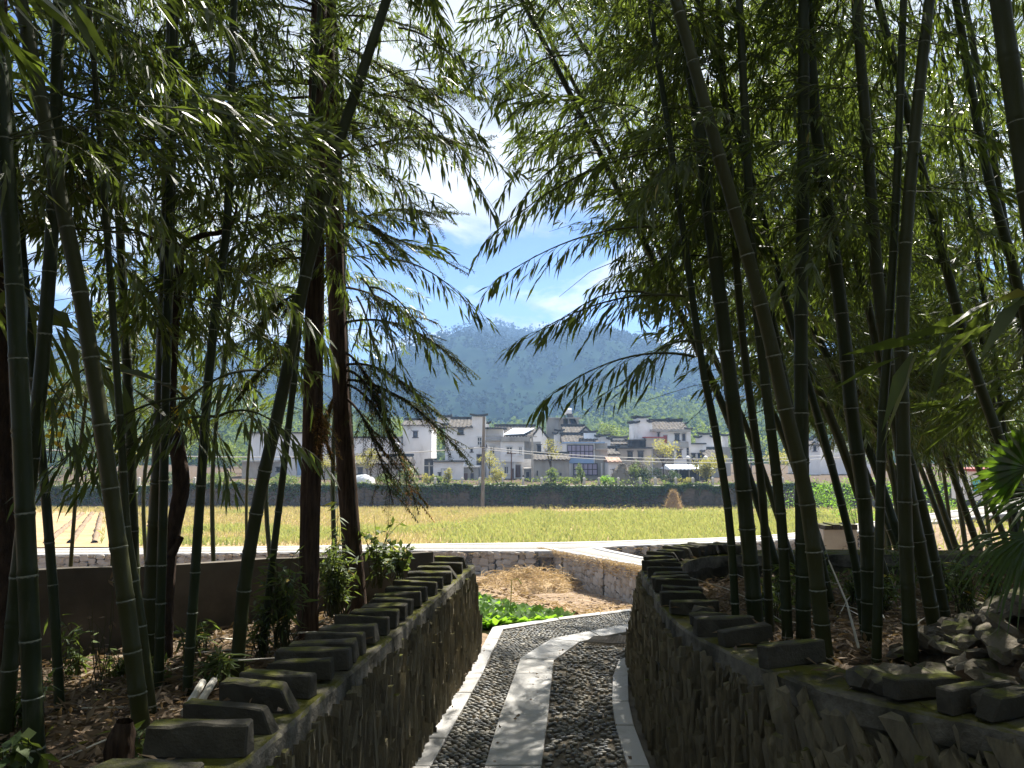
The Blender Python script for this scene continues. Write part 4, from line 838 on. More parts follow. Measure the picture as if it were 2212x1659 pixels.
# ---------------------------------------------------------------- village trees and gardens
TR_ = [('slender_tree', 'small yellow green tree beside the concrete pole', 1057, 79, 972, 46, 'tree_leaf_yellow', 700, .18),
 ('slender_tree', 'sparse yellow tree in front of the small grey house', 1190, 78, 945, 50, 'tree_leaf_yellow', 420, .16),
 ('broad_tree', 'big green tree rising behind the village roofs', 1314, 120, 908, 62, 'tree_leaf', 1500, .34),
 ('broad_tree', 'darker green tree beside the big tree behind the roofs', 1352, 122, 928, 62, 'tree_leaf', 1200, .34),
 ('slender_tree', 'tall yellow leaved tree before the large white house', 1432, 79, 952, 62, 'tree_leaf_yellow', 900, .18),
 ('slender_tree', 'yellow tree at the right edge of the pale thicket', 1556, 80, 974, 40, 'tree_leaf_yellow', 600, .18),
 ('round_tree', 'round yellow green tree in front of the beige low house', 794, 81, 958, 58, 'tree_leaf_yellow', 1300, .17),
 ('slender_tree', 'small yellow tree between the dark conifer trunks', 702, 83, 985, 40, 'tree_leaf_yellow', 600, .18),
 ('broad_tree', 'bushy green tree left of the white wall building', 500, 84, 952, 62, 'tree_leaf', 1300, .2),
 ('broad_tree', 'grey green tree nearest the left bamboo clump', 395, 86, 905, 110, 'tree_leaf', 2200, .22),
 ('broad_tree', 'pale green tree seen between two thick left stems', 285, 82, 930, 95, 'tree_leaf_yellow', 1700, .22),
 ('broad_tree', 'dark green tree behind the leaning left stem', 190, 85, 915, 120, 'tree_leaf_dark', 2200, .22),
 ('broad_tree', 'green tree at the far left behind the bamboo', 80, 84, 900, 130, 'tree_leaf', 2200, .22),
 ('broad_tree', 'brownish tree seen between the right bamboo stems', 1682, 82, 962, 80, 'tree_leaf_yellow', 1300, .2),
 ('broad_tree', 'green tree behind the right bamboo stems', 1860, 84, 955, 90, 'tree_leaf', 1500, .2),
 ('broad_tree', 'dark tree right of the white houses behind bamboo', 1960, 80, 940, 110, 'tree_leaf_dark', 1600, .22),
 ('broad_tree', 'tall tree at the far right behind the palm', 2130, 70, 930, 140, 'tree_leaf', 1800, .22),
 ('broad_tree', 'dark green tree between the tall white house and the long roof', 1085, 115, 925, 50, 'tree_leaf', 900, .3),
 ('broad_tree', 'green tree behind the parapets left of the pole', 930, 112, 915, 70, 'tree_leaf', 1300, .3),
 ('broad_tree', 'green tree behind the pale house wall', 850, 112, 905, 90, 'tree_leaf', 1500, .3),
 ('broad_tree', 'wide tree behind the low buildings at village right end', 1530, 116, 905, 90, 'tree_leaf', 1500, .3),
 ('broad_tree', 'tree behind the right bamboo left of the white houses', 1620, 112, 915, 90, 'tree_leaf', 1500, .3),
 ('broad_tree', 'tall tree behind the white wall building', 600, 112, 895, 110, 'tree_leaf', 1700, .3),
 ('broad_tree', 'green tree behind the long tiled roof', 1212, 118, 905, 34, 'tree_leaf', 700, .3)]
for k, (nm, lb, px, D, yt, w, m, n, lf) in enumerate(TR_): leafy_tree(nm, lb, px, D, yt, w, ZV - .1, m, n=n, leaf=lf, seed=k, low=.38 if nm != 'slender_tree' else .45)
BU_ = [('bright green round bush below the purple windows', 1305, 76, 1026, 36, 'weed_leaf'), ('yellow green bush before the lean-to shed', 1475, 76, 1030, 32, 'tree_leaf_yellow'),
 ('pale leafy bush beside the straw domes', 1376, 77, 997, 30, 'tree_leaf'), ('dark broad leaved bush left of the yellow tree', 1400, 77, 1008, 46, 'tree_leaf_dark'),
 ('dark bush right of the yellow tree trunk', 1450, 77, 1012, 40, 'tree_leaf_dark'), ('tall leafy shrub before the grey house', 1196, 75, 1012, 24, 'tree_leaf'),
 ('wide garden bush under the grey house wall', 1225, 75, 1030, 42, 'tree_leaf'), ('flowering pale shrub by the purple windows', 1256, 76, 1003, 18, 'tree_leaf'),
 ('yellow green bush right of the pole foot', 1076, 75, 1018, 40, 'tree_leaf_yellow'), ('slim young bush before the weathered house', 968, 75, 1012, 22, 'tree_leaf_yellow'),
 ('low green bush before the weathered house door', 945, 75, 1028, 30, 'tree_leaf'), ('bush at the corner of the weathered house', 925, 75, 1024, 26, 'tree_leaf_yellow'),
 ('grey green bush left of the weathered house', 884, 76, 1008, 46, 'tree_leaf'), ('low bush beside the white cover', 830, 76, 1026, 40, 'tree_leaf'),
 ('garden bush below the beige low house', 740, 76, 1022, 60, 'tree_leaf'), ('low bush before the white wall building', 620, 76, 1026, 60, 'tree_leaf'),
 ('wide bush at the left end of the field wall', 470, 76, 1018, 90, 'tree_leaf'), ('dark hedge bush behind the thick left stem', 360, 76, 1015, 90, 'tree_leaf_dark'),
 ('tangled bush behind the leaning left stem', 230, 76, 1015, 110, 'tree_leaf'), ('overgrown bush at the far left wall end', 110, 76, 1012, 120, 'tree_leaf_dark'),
 ('weedy bush at the foot of the right stems', 1640, 68, 1040, 70, 'tree_leaf'), ('bright weedy bush beyond the right bamboo', 1745, 60, 1030, 90, 'weed_leaf'),
 ('tall weeds bush beyond the right bamboo', 1850, 52, 1040, 110, 'weed_leaf'), ('leafy bush beyond the rightmost thin stems', 1990, 46, 1020, 140, 'weed_leaf'), ('shady bush beyond the palm', 2140, 44, 1000, 150, 'tree_leaf')]
for k, (lb, px, D, yt, w, m) in enumerate(BU_):
    z0 = ZV - .1 if D > DW else (ZF - .1 if px < 1700 else max(ZF - .1, float(zt(P(px, 1000, D)[0], D)) - .1))
    bush('garden_bush', lb, px, D, yt, w, z0, m, n=int(300 + w * 9), leaf=.17 if D > 60 else .14, seed=k)
# pale weeping bamboo thicket
r = np.random.default_rng(21); c = P(1526, 1046, 77); c[2] = ZV - .1; t = empty('bamboo_thicket', c, 'pale green weeping bamboo thicket beside the lamp post', 'thicket'); C = []; mb = MB()
for k in range(46):
    a = r.uniform(0, 6.28); h = r.uniform(1.8, 3.0); w = r.uniform(.3, 1.9); pts = np.array([c + [math.cos(a) * w * q ** 1.6, math.sin(a) * w * .7 * q ** 1.6, h * (1.35 * q - .55 * q ** 3)] for q in np.linspace(0, 1, 9)])
    mb.tube(pts, [.02] * 9, 3, cap=False); q = pts[3:][r.integers(0, 6, 36)]; C.append(q + r.normal(size=q.shape) * [.12, .12, .25])
mb.build('stem', 'bamboo_twig', t); C = np.vstack(C); V, F = leaf_quads(C, .26, r, up=1.2, aspect=.25); mk('foliage', V, F, 'tree_leaf_yellow', t, tint=np.repeat(r.random(len(C)) * .7, 4), kind='stuff')
# undergrowth along the terrace edge
r = np.random.default_rng(31); n = 7000; x = r.uniform(-60, 55, n); y = DW + r.uniform(.4, 6, n); z = ZV + r.random(n) * (.15 + .9 * np.clip(fbm(x * .3, y * .3) - .35, 0, 1) * 2)
V, F = leaf_quads(np.c_[x, y, z], .2, r, up=0); o = mk('undergrowth', V, F, 'tree_leaf', tint=np.repeat(np.clip(r.normal(.45, .25, n), 0, .92), 4), kind='stuff'); tag(o, 'low mixed undergrowth along the top of the field wall', 'undergrowth')

# ---------------------------------------------------------------- the field, soil plot, greens
r = np.random.default_rng(41)
def blades(C, H, r, w=.03, lean=.35):
    n = len(C); a = r.uniform(0, 6.28, n); d = np.c_[np.cos(a), np.sin(a), np.zeros(n)]; s = np.c_[-np.sin(a), np.cos(a), np.zeros(n)]
    h = (H * r.uniform(.6, 1.25, n))[:, None]; l = (np.abs(r.normal(0, lean, n)))[:, None]
    V = np.stack([C - s * w, C + s * w, C + d * h * l * .4 + [0, 0, 1] * h * .6 + s * w * .6, C + d * h * l + [0, 0, 1] * h * (1 - l * .3)], 1).reshape(-1, 3); k = np.arange(n)[:, None] * 4
    return V, np.hstack([k, k + 1, k + 2, k + 3])
rows = np.arange(44.2, DW - 1.2, .36); X = []; Y = []
for y in rows:
    xl, xr_ = -.72 * y, .72 * y; m = int((xr_ - xl) / .30); x = np.linspace(xl, xr_, m) + r.normal(0, .04, m); X.append(x); Y.append(y + r.normal(0, .04, m))
X = np.concatenate(X); Y = np.concatenate(Y)
px, py, _ = proj(np.c_[X, Y, np.full(len(X), ZF)])
green = sstep(.40, .58, fbm(X * .16 + 3, Y * .25, 1, 3) * 1.15 - .07 + .35 * sstep(1120, 1165, py) * (1 - .5 * sstep(850, 1500, px)) + .40 * sstep(850, 1250, px) * sstep(1100, 1112, py) - .16 - .12 * sstep(1112, 1100, py))
bare = (sstep(330, 180, px) * sstep(1100, 1115, py) > r.random(len(X)) * .9) | ((py < 1108) & (px > 1150) & (r.random(len(X)) < .75))
X, Y, green = X[~bare], Y[~bare], green[~bare]; k = np.repeat(np.arange(len(X)), 5); n = len(k)
C = np.c_[X[k] + r.normal(0, .05, n), Y[k] + r.normal(0, .05, n), np.full(n, ZF + .02)]
V, F = blades(C, .30 + .18 * green[k], r, .026); o = mk('rice_stubble', V, F, 'field_blade', tint=np.repeat(np.clip(green[k] * .85 + r.normal(0, .24, n), 0, 1), 4), kind='stuff'); tag(o, 'yellow and green rice stubble covering the sunlit field', 'stubble')
# ploughed ridges at the left of the field
for k in range(7):
    a = P(100 + k * 52, 1176, 45.5); a[2] = ZF; b = a + np.array([-9 - k * .6, 20, 0]); pts = np.array([a + (b - a) * q for q in np.linspace(0, 1, 24)]); pts[:, 2] = ZF - .04 + r.normal(0, .015, 24)
    V_, F_ = tube_arrays(pts, .20 + r.normal(0, .02, 24), 7); mk('soil_ridge', V_, F_, 'soil', field, smooth=True)
# straw and clods over the soil plot
n = 9000; y = 9 + 28 * r.random(n) ** 1.2; x = r.uniform(-2.5, 6, n) * (y / 20) ** .7; z = gz(x, y) + .015
keep = z < np.interp(y, [9, 20, 40], [0, -1.5, -4]) + 2; V, F, T = strands(np.c_[x, y, z][keep], r, .32, .008, .12); o = mk('straw_litter', V, F, 'straw', tint=T * .9, kind='stuff'); tag(o, 'dry straw scattered over the bare soil plot', 'straw')
n = 1500; y = 9.5 + 22 * r.random(n); x = r.uniform(-2, 5, n) * (y / 20) ** .7; cp = box_protos(4, 9, .35)
join_pieces(cp, [(random.randrange(4), rotz(random.random() * 6) @ np.diag([random.uniform(.03, .10)] * 2 + [random.uniform(.02, .06)]), np.array([x[i], y[i], float(gz(x[i], y[i])) + .01]), 0.0) for i in range(n)], None, 'soil_clods', 'soil'); tag(bpy.data.objects['soil_clods'], 'loose brown clods on the soil plot', 'clods')
# leafy greens
def greens_mask(px, py): return (py > np.interp(px, [960, 1025, 1060, 1110, 1160, 1205, 1245, 1260], [1262, 1275, 1290, 1302, 1312, 1318, 1328, 1345])) & (px < 1256)
n = 16000; y = 7.3 + 18 * r.random(n) ** 1.6; x = r.uniform(-3.2, 2.6, n) * (y / 14) ** .6; z = gz(x, y); px, py, _ = proj(np.c_[x, y, z + .12]); keep = greens_mask(px, py) & (y > far_line(x) + .10) & (px > 880); P0 = np.c_[x, y, z][keep][:2400]
Vs = []; Ts = []
for p in P0:
    nl = r.integers(5, 9)
    for q in range(nl):
        a = q * 2.4 + r.uniform(0, .5); L = r.uniform(.12, .25); e = r.uniform(.3, 1.0); d = np.array([math.cos(a) * math.cos(e), math.sin(a) * math.cos(e), math.sin(e)]); s = np.array([-math.sin(a), math.cos(a), 0]); w = L * .24; u = np.cross(s, d) * -1
        b = p; c1 = p + d * L * .5 + np.array([0, 0, .01]); tip = p + d * L * .95 - np.array([0, 0, L * .12])
        Vs += [b, c1 + s * w, tip, c1 - s * w, c1 - np.array([0, 0, .012])]; Ts += [r.random() * .9] * 5
k = np.arange(len(Vs) // 5)[:, None] * 5; F = np.vstack([np.hstack([k, k + 1, k + 2, k + 4]), np.hstack([k, k + 4, k + 2, k + 3])])
o = mk('leafy_greens', np.array(Vs), F, 'weed_leaf', tint=Ts, kind='stuff'); tag(o, 'bright green leafy vegetables beside the path bend', 'vegetables')
# one tall seed stalk in the greens
a = P(1002 + 3, 1300, 11); q = c5(915, 520); a = P(*q, 10.5); a[2] = float(gz(a[0], a[1])); tp = P(*c5(925, 330), 10.5); mb = MB(); mb.tube([a, (a + tp) / 2, tp, tp + [.08, 0, .02], tp + [.13, 0, -.05]], [.008, .007, .006, .006, .01], 5); tag(mb.build('seed_stalk', 'tree_leaf_yellow'), 'single tall curved stalk rising from the leafy greens', 'plant')
# grass fringe under retaining walls and on the kerbs
n = 2600; s_ = r.random(n) * (len(laneL) - 1); i0 = s_.astype(int); i0 = np.minimum(i0, len(laneL) - 2); f = (s_ - i0)[:, None]; C = laneL[i0] * (1 - f) + laneL[i0 + 1] * f; C[:, 0] -= .1 + r.random(n) * .15; C[:, 2] -= r.random(n) ** 2 * .5
V, F, T = strands(C, r, .4, .012, .1); o = mk('dry_grass', V, F, 'straw', tint=T, kind='stuff'); tag(o, 'dry brown grass hanging over the lane wall', 'dry grass')
n = 5000; i0 = r.integers(0, len(ne) - 1, n); f = r.random((n, 1)); C = ne[i0] * (1 - f) + ne[i0 + 1] * f; C[:, 1] -= .12; C[:, 2] -= .12 + r.random(n) ** 2 * .8; V, F, T = strands(C, r, .35, .014, .1); o = mk('dry_grass', V, F, 'straw', tint=T, kind='stuff'); tag(o, 'dry grass hanging below the edge of the far road', 'dry grass')
n = 5000; x = r.uniform(5, 30, n); y = r.uniform(10, 33, n); C = np.c_[x, y, gz(x, y)]; V, F = blades(C, .25, r, .012); o = mk('grass', V, F, 'field_blade', tint=np.repeat(r.uniform(.3, 1, n), 4), kind='stuff'); tag(o, 'sunlit grass beyond the right bamboo', 'grass')

# ---------------------------------------------------------------- haze
hm = bpy.data.materials.new('haze'); hm.use_nodes = True; hn = hm.node_tree.nodes; hn.remove(hn['Principled BSDF']); pv = hn.new('ShaderNodeVolumePrincipled')
HAZE = 0.00046
pv.inputs['Color'].default_value = (0.36, 0.60, 1.0, 1); pv.inputs['Density'].default_value = HAZE; pv.inputs['Anisotropy'].default_value = 0.25
hm.node_tree.links.new(pv.outputs[0], hn['Material Output'].inputs['Volume']); MATS['haze'] = hm
MB().box((-1250, -600, -9.0), (1250, 1000, 200)).build('haze', 'haze', kind='stuff')

# ---------------------------------------------------------------- bamboo
br = np.random.default_rng(99)
def leaf_set(base, d, L, W, r):
    """base (n,3), direction d (n,3) -> long pointed leaves, 5 vertices each"""
    n = len(base); side = np.cross(d, r.normal(size=(n, 3)) * .5 + np.array([0, 0, 1.0])); side /= np.linalg.norm(side, axis=1)[:, None] + 1e-9; nn = np.cross(side, d)
    L = L[:, None]; W = W[:, None]; m = base + d * L * .42 - nn * L * .02; tip = base + d * L - np.array([0, 0, 1]) * L * .16
    return np.stack([base, m + side * W, tip, m - side * W], 1)
def branch_proto(seed, nt=12, pl=6, droop=.6, leafL=.125, lite=False):
    r = np.random.default_rng(seed); s = np.linspace(0, 1, 9); crook = r.normal(0, .04, 9).cumsum() * .3
    main = np.c_[s, crook, .38 * s - droop * s ** 2]; stems = [(main, np.linspace(.0045, .0014, 9))]
    LV = []; LT = []
    for k in range(nt):
        t = .22 + .78 * k / (nt - 1); p = np.array([np.interp(t, s, main[:, i]) for i in range(3)]); sg = 1 if k % 2 else -1
        a = sg * r.uniform(.35, 1.0) * (1 - .6 * t); tl = r.uniform(.14, .30) * (1.15 - .5 * t); dirn = np.array([math.cos(a), math.sin(a), r.uniform(-.35, .25)]); dirn /= np.linalg.norm(dirn)
        q = np.linspace(0, 1, 4)[:, None]; tw = p + dirn * tl * q - np.array([0, 0, 1]) * tl * .45 * q ** 2; stems.append((tw, np.array([.0016, .0014, .0012, .0008])))
        n = pl + r.integers(-1, 3); f = np.clip(np.linspace(.25, 1, n) + r.normal(0, .04, n), 0, 1); base = np.stack([np.interp(f, [0, .333, .667, 1], tw[:, i]) for i in range(3)], 1)
        d = dirn + r.normal(0, .45, (n, 3)); d[:, 2] -= r.uniform(.5, 1.5, n); d /= np.linalg.norm(d, axis=1)[:, None]
        LV.append(leaf_set(base, d, leafL * r.uniform(.65, 1.25, n), leafL * r.uniform(.055, .085, n), r)); LT += [k] * n
    SV, SF, SK, n0 = [], [], [], 0
    for k, (pts, rad) in enumerate(stems):
        if lite and k: continue
        pts, rad = (pts[::2], rad[::2]) if k == 0 else (pts[[0, 2, 3]], rad[[0, 2, 3]])
        v, f = tube_arrays(pts, rad, 3); SV.append(v); SF.append(f + n0); SK += [k - 1] * len(f); n0 += len(v)
    return dict(L=np.concatenate(LV), T=np.array(LT), S=np.vstack(SV), SF=np.vstack(SF), SK=np.array(SK), nt=nt)
PROTO = [branch_proto(i, 13 + i % 4, 7, .45 + .05 * (i % 5), .115) for i in range(10)]
PROTO_FAR = [branch_proto(60 + i, 15, 9, .6, .105, True) for i in range(8)]
YMAX = [(0, 985), (200, 985), (300, 960), (500, 930), (640, 850), (700, 840), (800, 800), (880, 730), (930, 690), (975, 600), (1000, 440), (1030, 330), (1045, 200), (1056, 40), (1066, 60), (1080, 260), (1120, 360), (1170, 430), (1250, 470), (1310, 580), (1350, 640), (1450, 735), (1550, 800), (1650, 860), (1800, 930), (1900, 985), (2050, 1010), (2212, 1040), (2400, 1050)]
class Foliage:
    def __init__(s): s.L = []; s.S = []; s.SF = []; s.n = 0; s.tint = []
    def add(s, pr, M_, off, free=False, thin=1.0, tshift=0.0, soft=30, ymax=99.0):
        L = pr['L'] @ M_.T + off; S = pr['S'] @ M_.T + off
        keep_t = br.random(pr['nt']) < thin
        if not free:
            cen = np.array([L[pr['T'] == k].reshape(-1, 3).mean(0) for k in range(pr['nt'])]); px, py, f = proj(cen)
            lim = np.interp(px, [q[0] for q in YMAX], [q[1] for q in YMAX]) + br.normal(0, soft, pr['nt'])
            keep_t &= (py < lim) | (cen[:, 1] < .6); keep_t &= (f > 1.15) | (cen[:, 1] < -.3) | (cen[:, 2] > 3.6)
        if not keep_t.any(): return
        kl = keep_t[pr['T']]; last = np.max(np.nonzero(keep_t)[0])
        if keep_t.sum() < 3 and not free: return
        s.L.append(L[kl]); s.tint.append(np.clip(br.normal(.35 + tshift, .25, kl.sum()), 0, .92) + (br.random(kl.sum()) < .012) * 1.0)
        ks = (pr['SK'] < 0) | keep_t[np.maximum(pr['SK'], 0)]; F = pr['SF'][ks]; s.S.append(S); s.SF.append(F + s.n); s.n += len(S)
    def build(s, parent):
        if len(s.L) < 4: s.L = []; return
        L = np.concatenate(s.L); n = len(L); k = np.arange(n)[:, None] * 4
        F = np.hstack([k, k + 1, k + 2, k + 3]); tn = np.repeat(np.minimum(np.concatenate(s.tint), 1.0), 4)
        mk('leaves', L.reshape(-1, 3), F, 'bamboo_leaf', parent, tint=tn, kind='stuff')
        mk('branches', np.vstack(s.S), np.vstack(s.SF), 'bamboo_twig', parent, kind='stuff'); s.count = n
NLEAF = [0]
ring_me = None
def ring_mesh():
    V, F = [], []; k = 10
    for z, rr in ((-1, 1.0), (-.4, 1.055), (.4, 1.055), (1, 1.0)):
        V += [(math.cos(a) * rr, math.sin(a) * rr, z) for a in np.arange(k) * 2 * math.pi / k]
    F = [(i * k + j, i * k + (j + 1) % k, (i + 1) * k + (j + 1) % k, (i + 1) * k + j) for i in range(3) for j in range(k)]
    return mesh_data('node_ring', V, F, 'node_ring', smooth=True)
def bamboo(label, pts3, rad, H, nb, zmin=1.5, rings=True, group='bamboo stems', blen=(.8, 1.3), away=None, thin=1.0, far=False, tip=None, tshift=0.0, spread=None, sides=10, ymax=99.0):
    """pts3: culm axis, bottom to top; grows on above its last point to height H, bending over near the tip"""
    p = np.asarray(pts3, float); d = p[-1] - p[-2]; d /= np.linalg.norm(d); ln = p[-1].copy(); add = []; tip = np.array(tip if tip is not None else [d[0] * 1.0, d[1] * 1.0])
    z0 = p[0][2]; steps = 6
    rem = max(.5, H - (ln[2] - z0))
    for k in range(1, steps + 1):
        f = k / steps; step = rem / steps; d = d + np.array([tip[0], tip[1], -.25]) * f * .16; d /= np.linalg.norm(d); ln = ln + d * step; add.append(ln.copy())
    ax = catmull(np.vstack([p, add]), 6); s = arclen(ax); tot = s[-1]
    c = empty('bamboo', p[0], label, 'bamboo', group)
    nodes = []; a = .06
    while a < tot - .1: nodes.append(a); a += .16 + .13 * min(1, a / 1.2) + br.normal(0, .012)
    rf = lambda a: rad * (1.04 - .9 * (a / tot) ** 1.6)
    sa = []; ra = []
    for a in nodes:
        for da, k in (((-.02, 1.0), (-.007, 1.07), (.0, .98), (.008, 1.085), (.026, 1.0)) if rings else ((-.014, 1.0), (.0, 1.06), (.014, 1.0))): sa.append(a + da); ra.append(rf(max(0, a + da)) * k)
    sa = np.array([-.25] + [max(q, 0.001) for q in sa] + [tot]); ra = np.array([rf(0)] + ra + [rad * .06]); o = np.argsort(sa); sa, ra = sa[o], ra[o]
    pts = resample(ax, np.clip(sa, 0, None)); pts[0] -= np.array([0, 0, .25]); zig = br.normal(0, rad * .12, (len(nodes) + 1, 2)); 
    V, F = tube_arrays(pts, ra, sides); culm = mk('culm', V, F, 'culm', c, smooth=True)
    if rings:
        global ring_me
        ring_me = ring_me or ring_mesh()
        for a in nodes:
            q = resample(ax, [a, a + .05]); x, y, f = proj(q[:1])
            if not (-20 < x[0] < 2232 and -20 < y[0] < 1680) or br.random() < .15: continue
            dr = Vector(q[1] - q[0]).to_track_quat('Z', 'Y').to_euler(); rr = rf(a) * 1.045; piece('node_ring', ring_me, culm, q[0] - (q[1] - q[0]) / .05 * .004, dr, (rr, rr, br.uniform(.0028, .005)))
    fo = Foliage(); cand = [a for a in nodes if resample(ax, [a])[0][2] > zmin and a < tot]
    if cand and nb:
        for k in range(nb):
            a = cand[int(br.random() * len(cand))]; q = resample(ax, [a])[0]
            az = br.uniform(0, 6.283) if away is None else away + br.normal(0, .9 if spread is None else spread); sc = br.uniform(*blen) * (1.1 - .45 * a / tot); el = br.normal(-.05, .25)
            fo.add(PROTO_FAR[br.integers(8)] if far else PROTO[br.integers(10)], rotz(az) @ roty(el) @ rotx(br.normal(0, .3)) * sc, q, thin=thin, tshift=tshift, ymax=ymax)
        fo.build(c); NLEAF[0] += sum(len(l) for l in fo.L)
    return c, ax
def culm_px(px, D=None, soil=.5, dl=0.0):
    b = G(*px[0], soil) if D is None else P(*px[0], D); pts = [b]
    for x, y in px[1:]:
        q = P(x, y, pts[-1][1]); q = P(x, y, b[1] + dl * (q[2] - b[2])); pts.append(q)
    if D is not None and b[2] > soil + .02:
        d = pts[1] - pts[0]; k = (b[2] - soil) / max(.2, d[2]); pts = [b - d * k] + pts
    return np.array(pts)
def cu(label, px, w, H, nb, zmin=1.6, D=None, soil=.5, dl=0.0, **k):
    p = culm_px(px, D, soil, dl); i = 0; return bamboo(label, p, w * p[0][1] / FPX / 2 * 1.0, H, nb, zmin, **k)
# --- left of the path
LB = dict(group='bamboo stems left of the path')
cu('thick dark bamboo stem at the far left foreground', [(78, 1700), (62, 1300), (45, 900), (30, 600), (12, 350), (0, 150)], 38, 7.5, 44, 2.65, 2.9, soil=.45, away=1.4, spread=1.3, **LB)
cu('pale bamboo stem crossing behind the leftmost thick stem', [(5, 1640), (38, 1250), (80, 900), (102, 650), (115, 450), (122, 200)], 30, 8, 46, 2.65, 3.5, soil=.45, away=1.4, spread=1.3, **LB)
cu('slim bamboo stem between the leftmost thick stem and the leaning one', [(130, 1545), (115, 1280), (92, 1000), (70, 800), (50, 560)], 19, 7, 34, 2.25, 4.0, soil=.4, away=1.4, spread=1.3, **LB)
cu('thick bamboo stem leaning left with pale rings beside the coping blocks', [(312, 1625), (285, 1400), (245, 1100), (205, 823), (160, 560), (130, 430), (85, 200)], 34, 8, 46, 2.55, soil=.47, away=1.4, spread=1.3, **LB)
cu('thin bamboo stem hugging the left leaning thick stem', [(332, 1552), (305, 1330), (275, 1150), (262, 950)], 16, 6.5, 30, 2.25, soil=.45, away=1.4, spread=1.3, **LB)
cu('straight pale ringed bamboo stem in the middle of the left clump', [(318, 1455), (330, 1250), (345, 1000), (352, 800), (362, 500), (370, 150)], 33, 8.5, 50, 2.45, soil=.42, away=1.4, spread=1.3, **LB)
cu('slim bamboo stem just right of the straight ringed stem', [(343, 1472), (347, 1300), (352, 1120), (358, 820)], 19, 7, 30, 2.45, soil=.42, away=1.4, spread=1.3, **LB)
cu('bamboo stem behind the clump left of the straight ringed stem', [(292, 1330), (288, 1150), (276, 823), (262, 560), (250, 300)], 21, 8, 44, 2.25, 5.0, soil=.3, away=1.4, spread=1.3, **LB)
cu('slender bamboo stem above the white poles', [(405, 1482), (424, 1200), (450, 823), (475, 600), (492, 470), (500, 200)], 20, 8, 46, 2.35, soil=.45, away=1.4, spread=1.3, **LB)
cu('long bamboo stem leaning right across the conifer trunk', [(512, 1442), (530, 1250), (565, 1050), (610, 850), (650, 640), (690, 480), (735, 300), (785, 150), (835, 0)], 28, 8.5, 40, 2.65, soil=.47, tip=(.3, 0), away=1.4, spread=1.3, **LB)
cu('thin bamboo stem beside the conifer trunk', [(566, 1402), (590, 1200), (620, 950), (645, 720), (660, 480)], 15, 7, 28, 2.35, soil=.45, away=1.4, spread=1.3, **LB)
cu('slim bamboo stem in front of the second conifer trunk', [(776, 1285), (765, 1150), (752, 900), (742, 700), (735, 450)], 19, 8, 34, 2.75, soil=.5, away=1.4, spread=1.3, **LB)
# --- right of the path
RB = dict(group='bamboo stems right of the path')
cu('thin dark bamboo stem nearest the path on the right', [(1592, 1378), (1575, 1120), (1545, 930), (1515, 780), (1490, 600)], 17, 7, 33, 2.80, soil=.54, away=1.7, spread=1.0, **RB)
cu('thick bamboo stem leaning left over the path with pale rings', [(1636, 1378), (1605, 1050), (1572, 780), (1535, 480), (1500, 200), (1465, 0)], 33, 8.5, 45, 2.90, soil=.54, away=1.7, spread=1.0, **RB)
cu('slim bamboo stem just behind the thick leaning stem', [(1664, 1372), (1645, 1050), (1612, 800), (1590, 560), (1572, 300)], 18, 8, 34, 2.90, soil=.53, away=1.7, spread=1.0, **RB)
cu('medium bamboo stem between the leaning and the upright thick stems', [(1702, 1396), (1690, 1150), (1668, 950), (1650, 800), (1625, 560), (1612, 300)], 22, 8.5, 37, 2.90, soil=.52, away=1.7, spread=1.0, **RB)
cu('upright thick bamboo stem in the middle of the right clump', [(1736, 1397), (1732, 1000), (1730, 700), (1735, 400), (1736, 0)], 30, 9, 40, 3.00, soil=.53, away=1.7, spread=1.0, **RB)
cu('thick bamboo stem leaning left behind the upright stem', [(1786, 1442), (1745, 1095), (1700, 900), (1655, 700), (1600, 500), (1540, 290), (1485, 90)], 32, 8.5, 45, 2.90, soil=.54, away=1.7, spread=1.0, **RB)
cu('slender lit bamboo stem behind the upright thick stem', [(1798, 1315), (1766, 1168), (1737, 1020), (1700, 840), (1660, 640)], 15, 7, 30, 2.60, soil=.44, away=1.7, spread=1.0, **RB)
cu('leaning bamboo stem with close pale rings right of the upright stem', [(1868, 1368), (1849, 1223), (1824, 1113), (1791, 986), (1744, 822), (1700, 660)], 17, 7.5, 33, 2.70, soil=.5, away=1.7, spread=1.0, **RB)
cu('thick ringed bamboo stem bending left at the centre right', [(1878, 1385), (1875, 1204), (1864, 1059), (1842, 913), (1825, 740), (1795, 500), (1765, 300), (1750, 100)], 30, 8.5, 40, 3.00, soil=.52, away=1.7, spread=1.0, **RB)
cu('slim upright bamboo stem beside the pale smooth stem', [(1893, 1446), (1899, 1200), (1906, 913), (1918, 740), (1935, 450), (1952, 0)], 19, 9, 37, 2.90, soil=.52, away=1.7, spread=1.0, **RB)
cu('pale smooth bamboo stem nearest the rubble heap', [(1970, 1442), (1958, 1200), (1950, 900), (1948, 750), (1958, 500), (1985, 200), (2008, 0)], 28, 9, 40, 3.00, soil=.55, away=1.7, spread=1.0, **RB)
cu('thick bamboo stem leaning left beside the rubble heap', [(2026, 1396), (1990, 1200), (1962, 1060), (1930, 860), (1895, 600), (1880, 400)], 28, 8, 34, 2.90, soil=.56, away=1.7, spread=1.0, **RB)
cu('bamboo stem leaning left behind the rubble heap', [(2043, 1335), (2010, 1168), (1973, 1022), (1922, 859), (1870, 640)], 20, 7.5, 34, 2.80, soil=.5, away=1.7, spread=1.0, **RB)
cu('bamboo stem leaning left with wide rings at upper right', [(2300, 1340), (2235, 1150), (2162, 957), (2095, 768), (2040, 560), (2005, 420)], 22, 8, 34, 2.90, 5.0, soil=.55, away=1.7, spread=1.0, **RB)
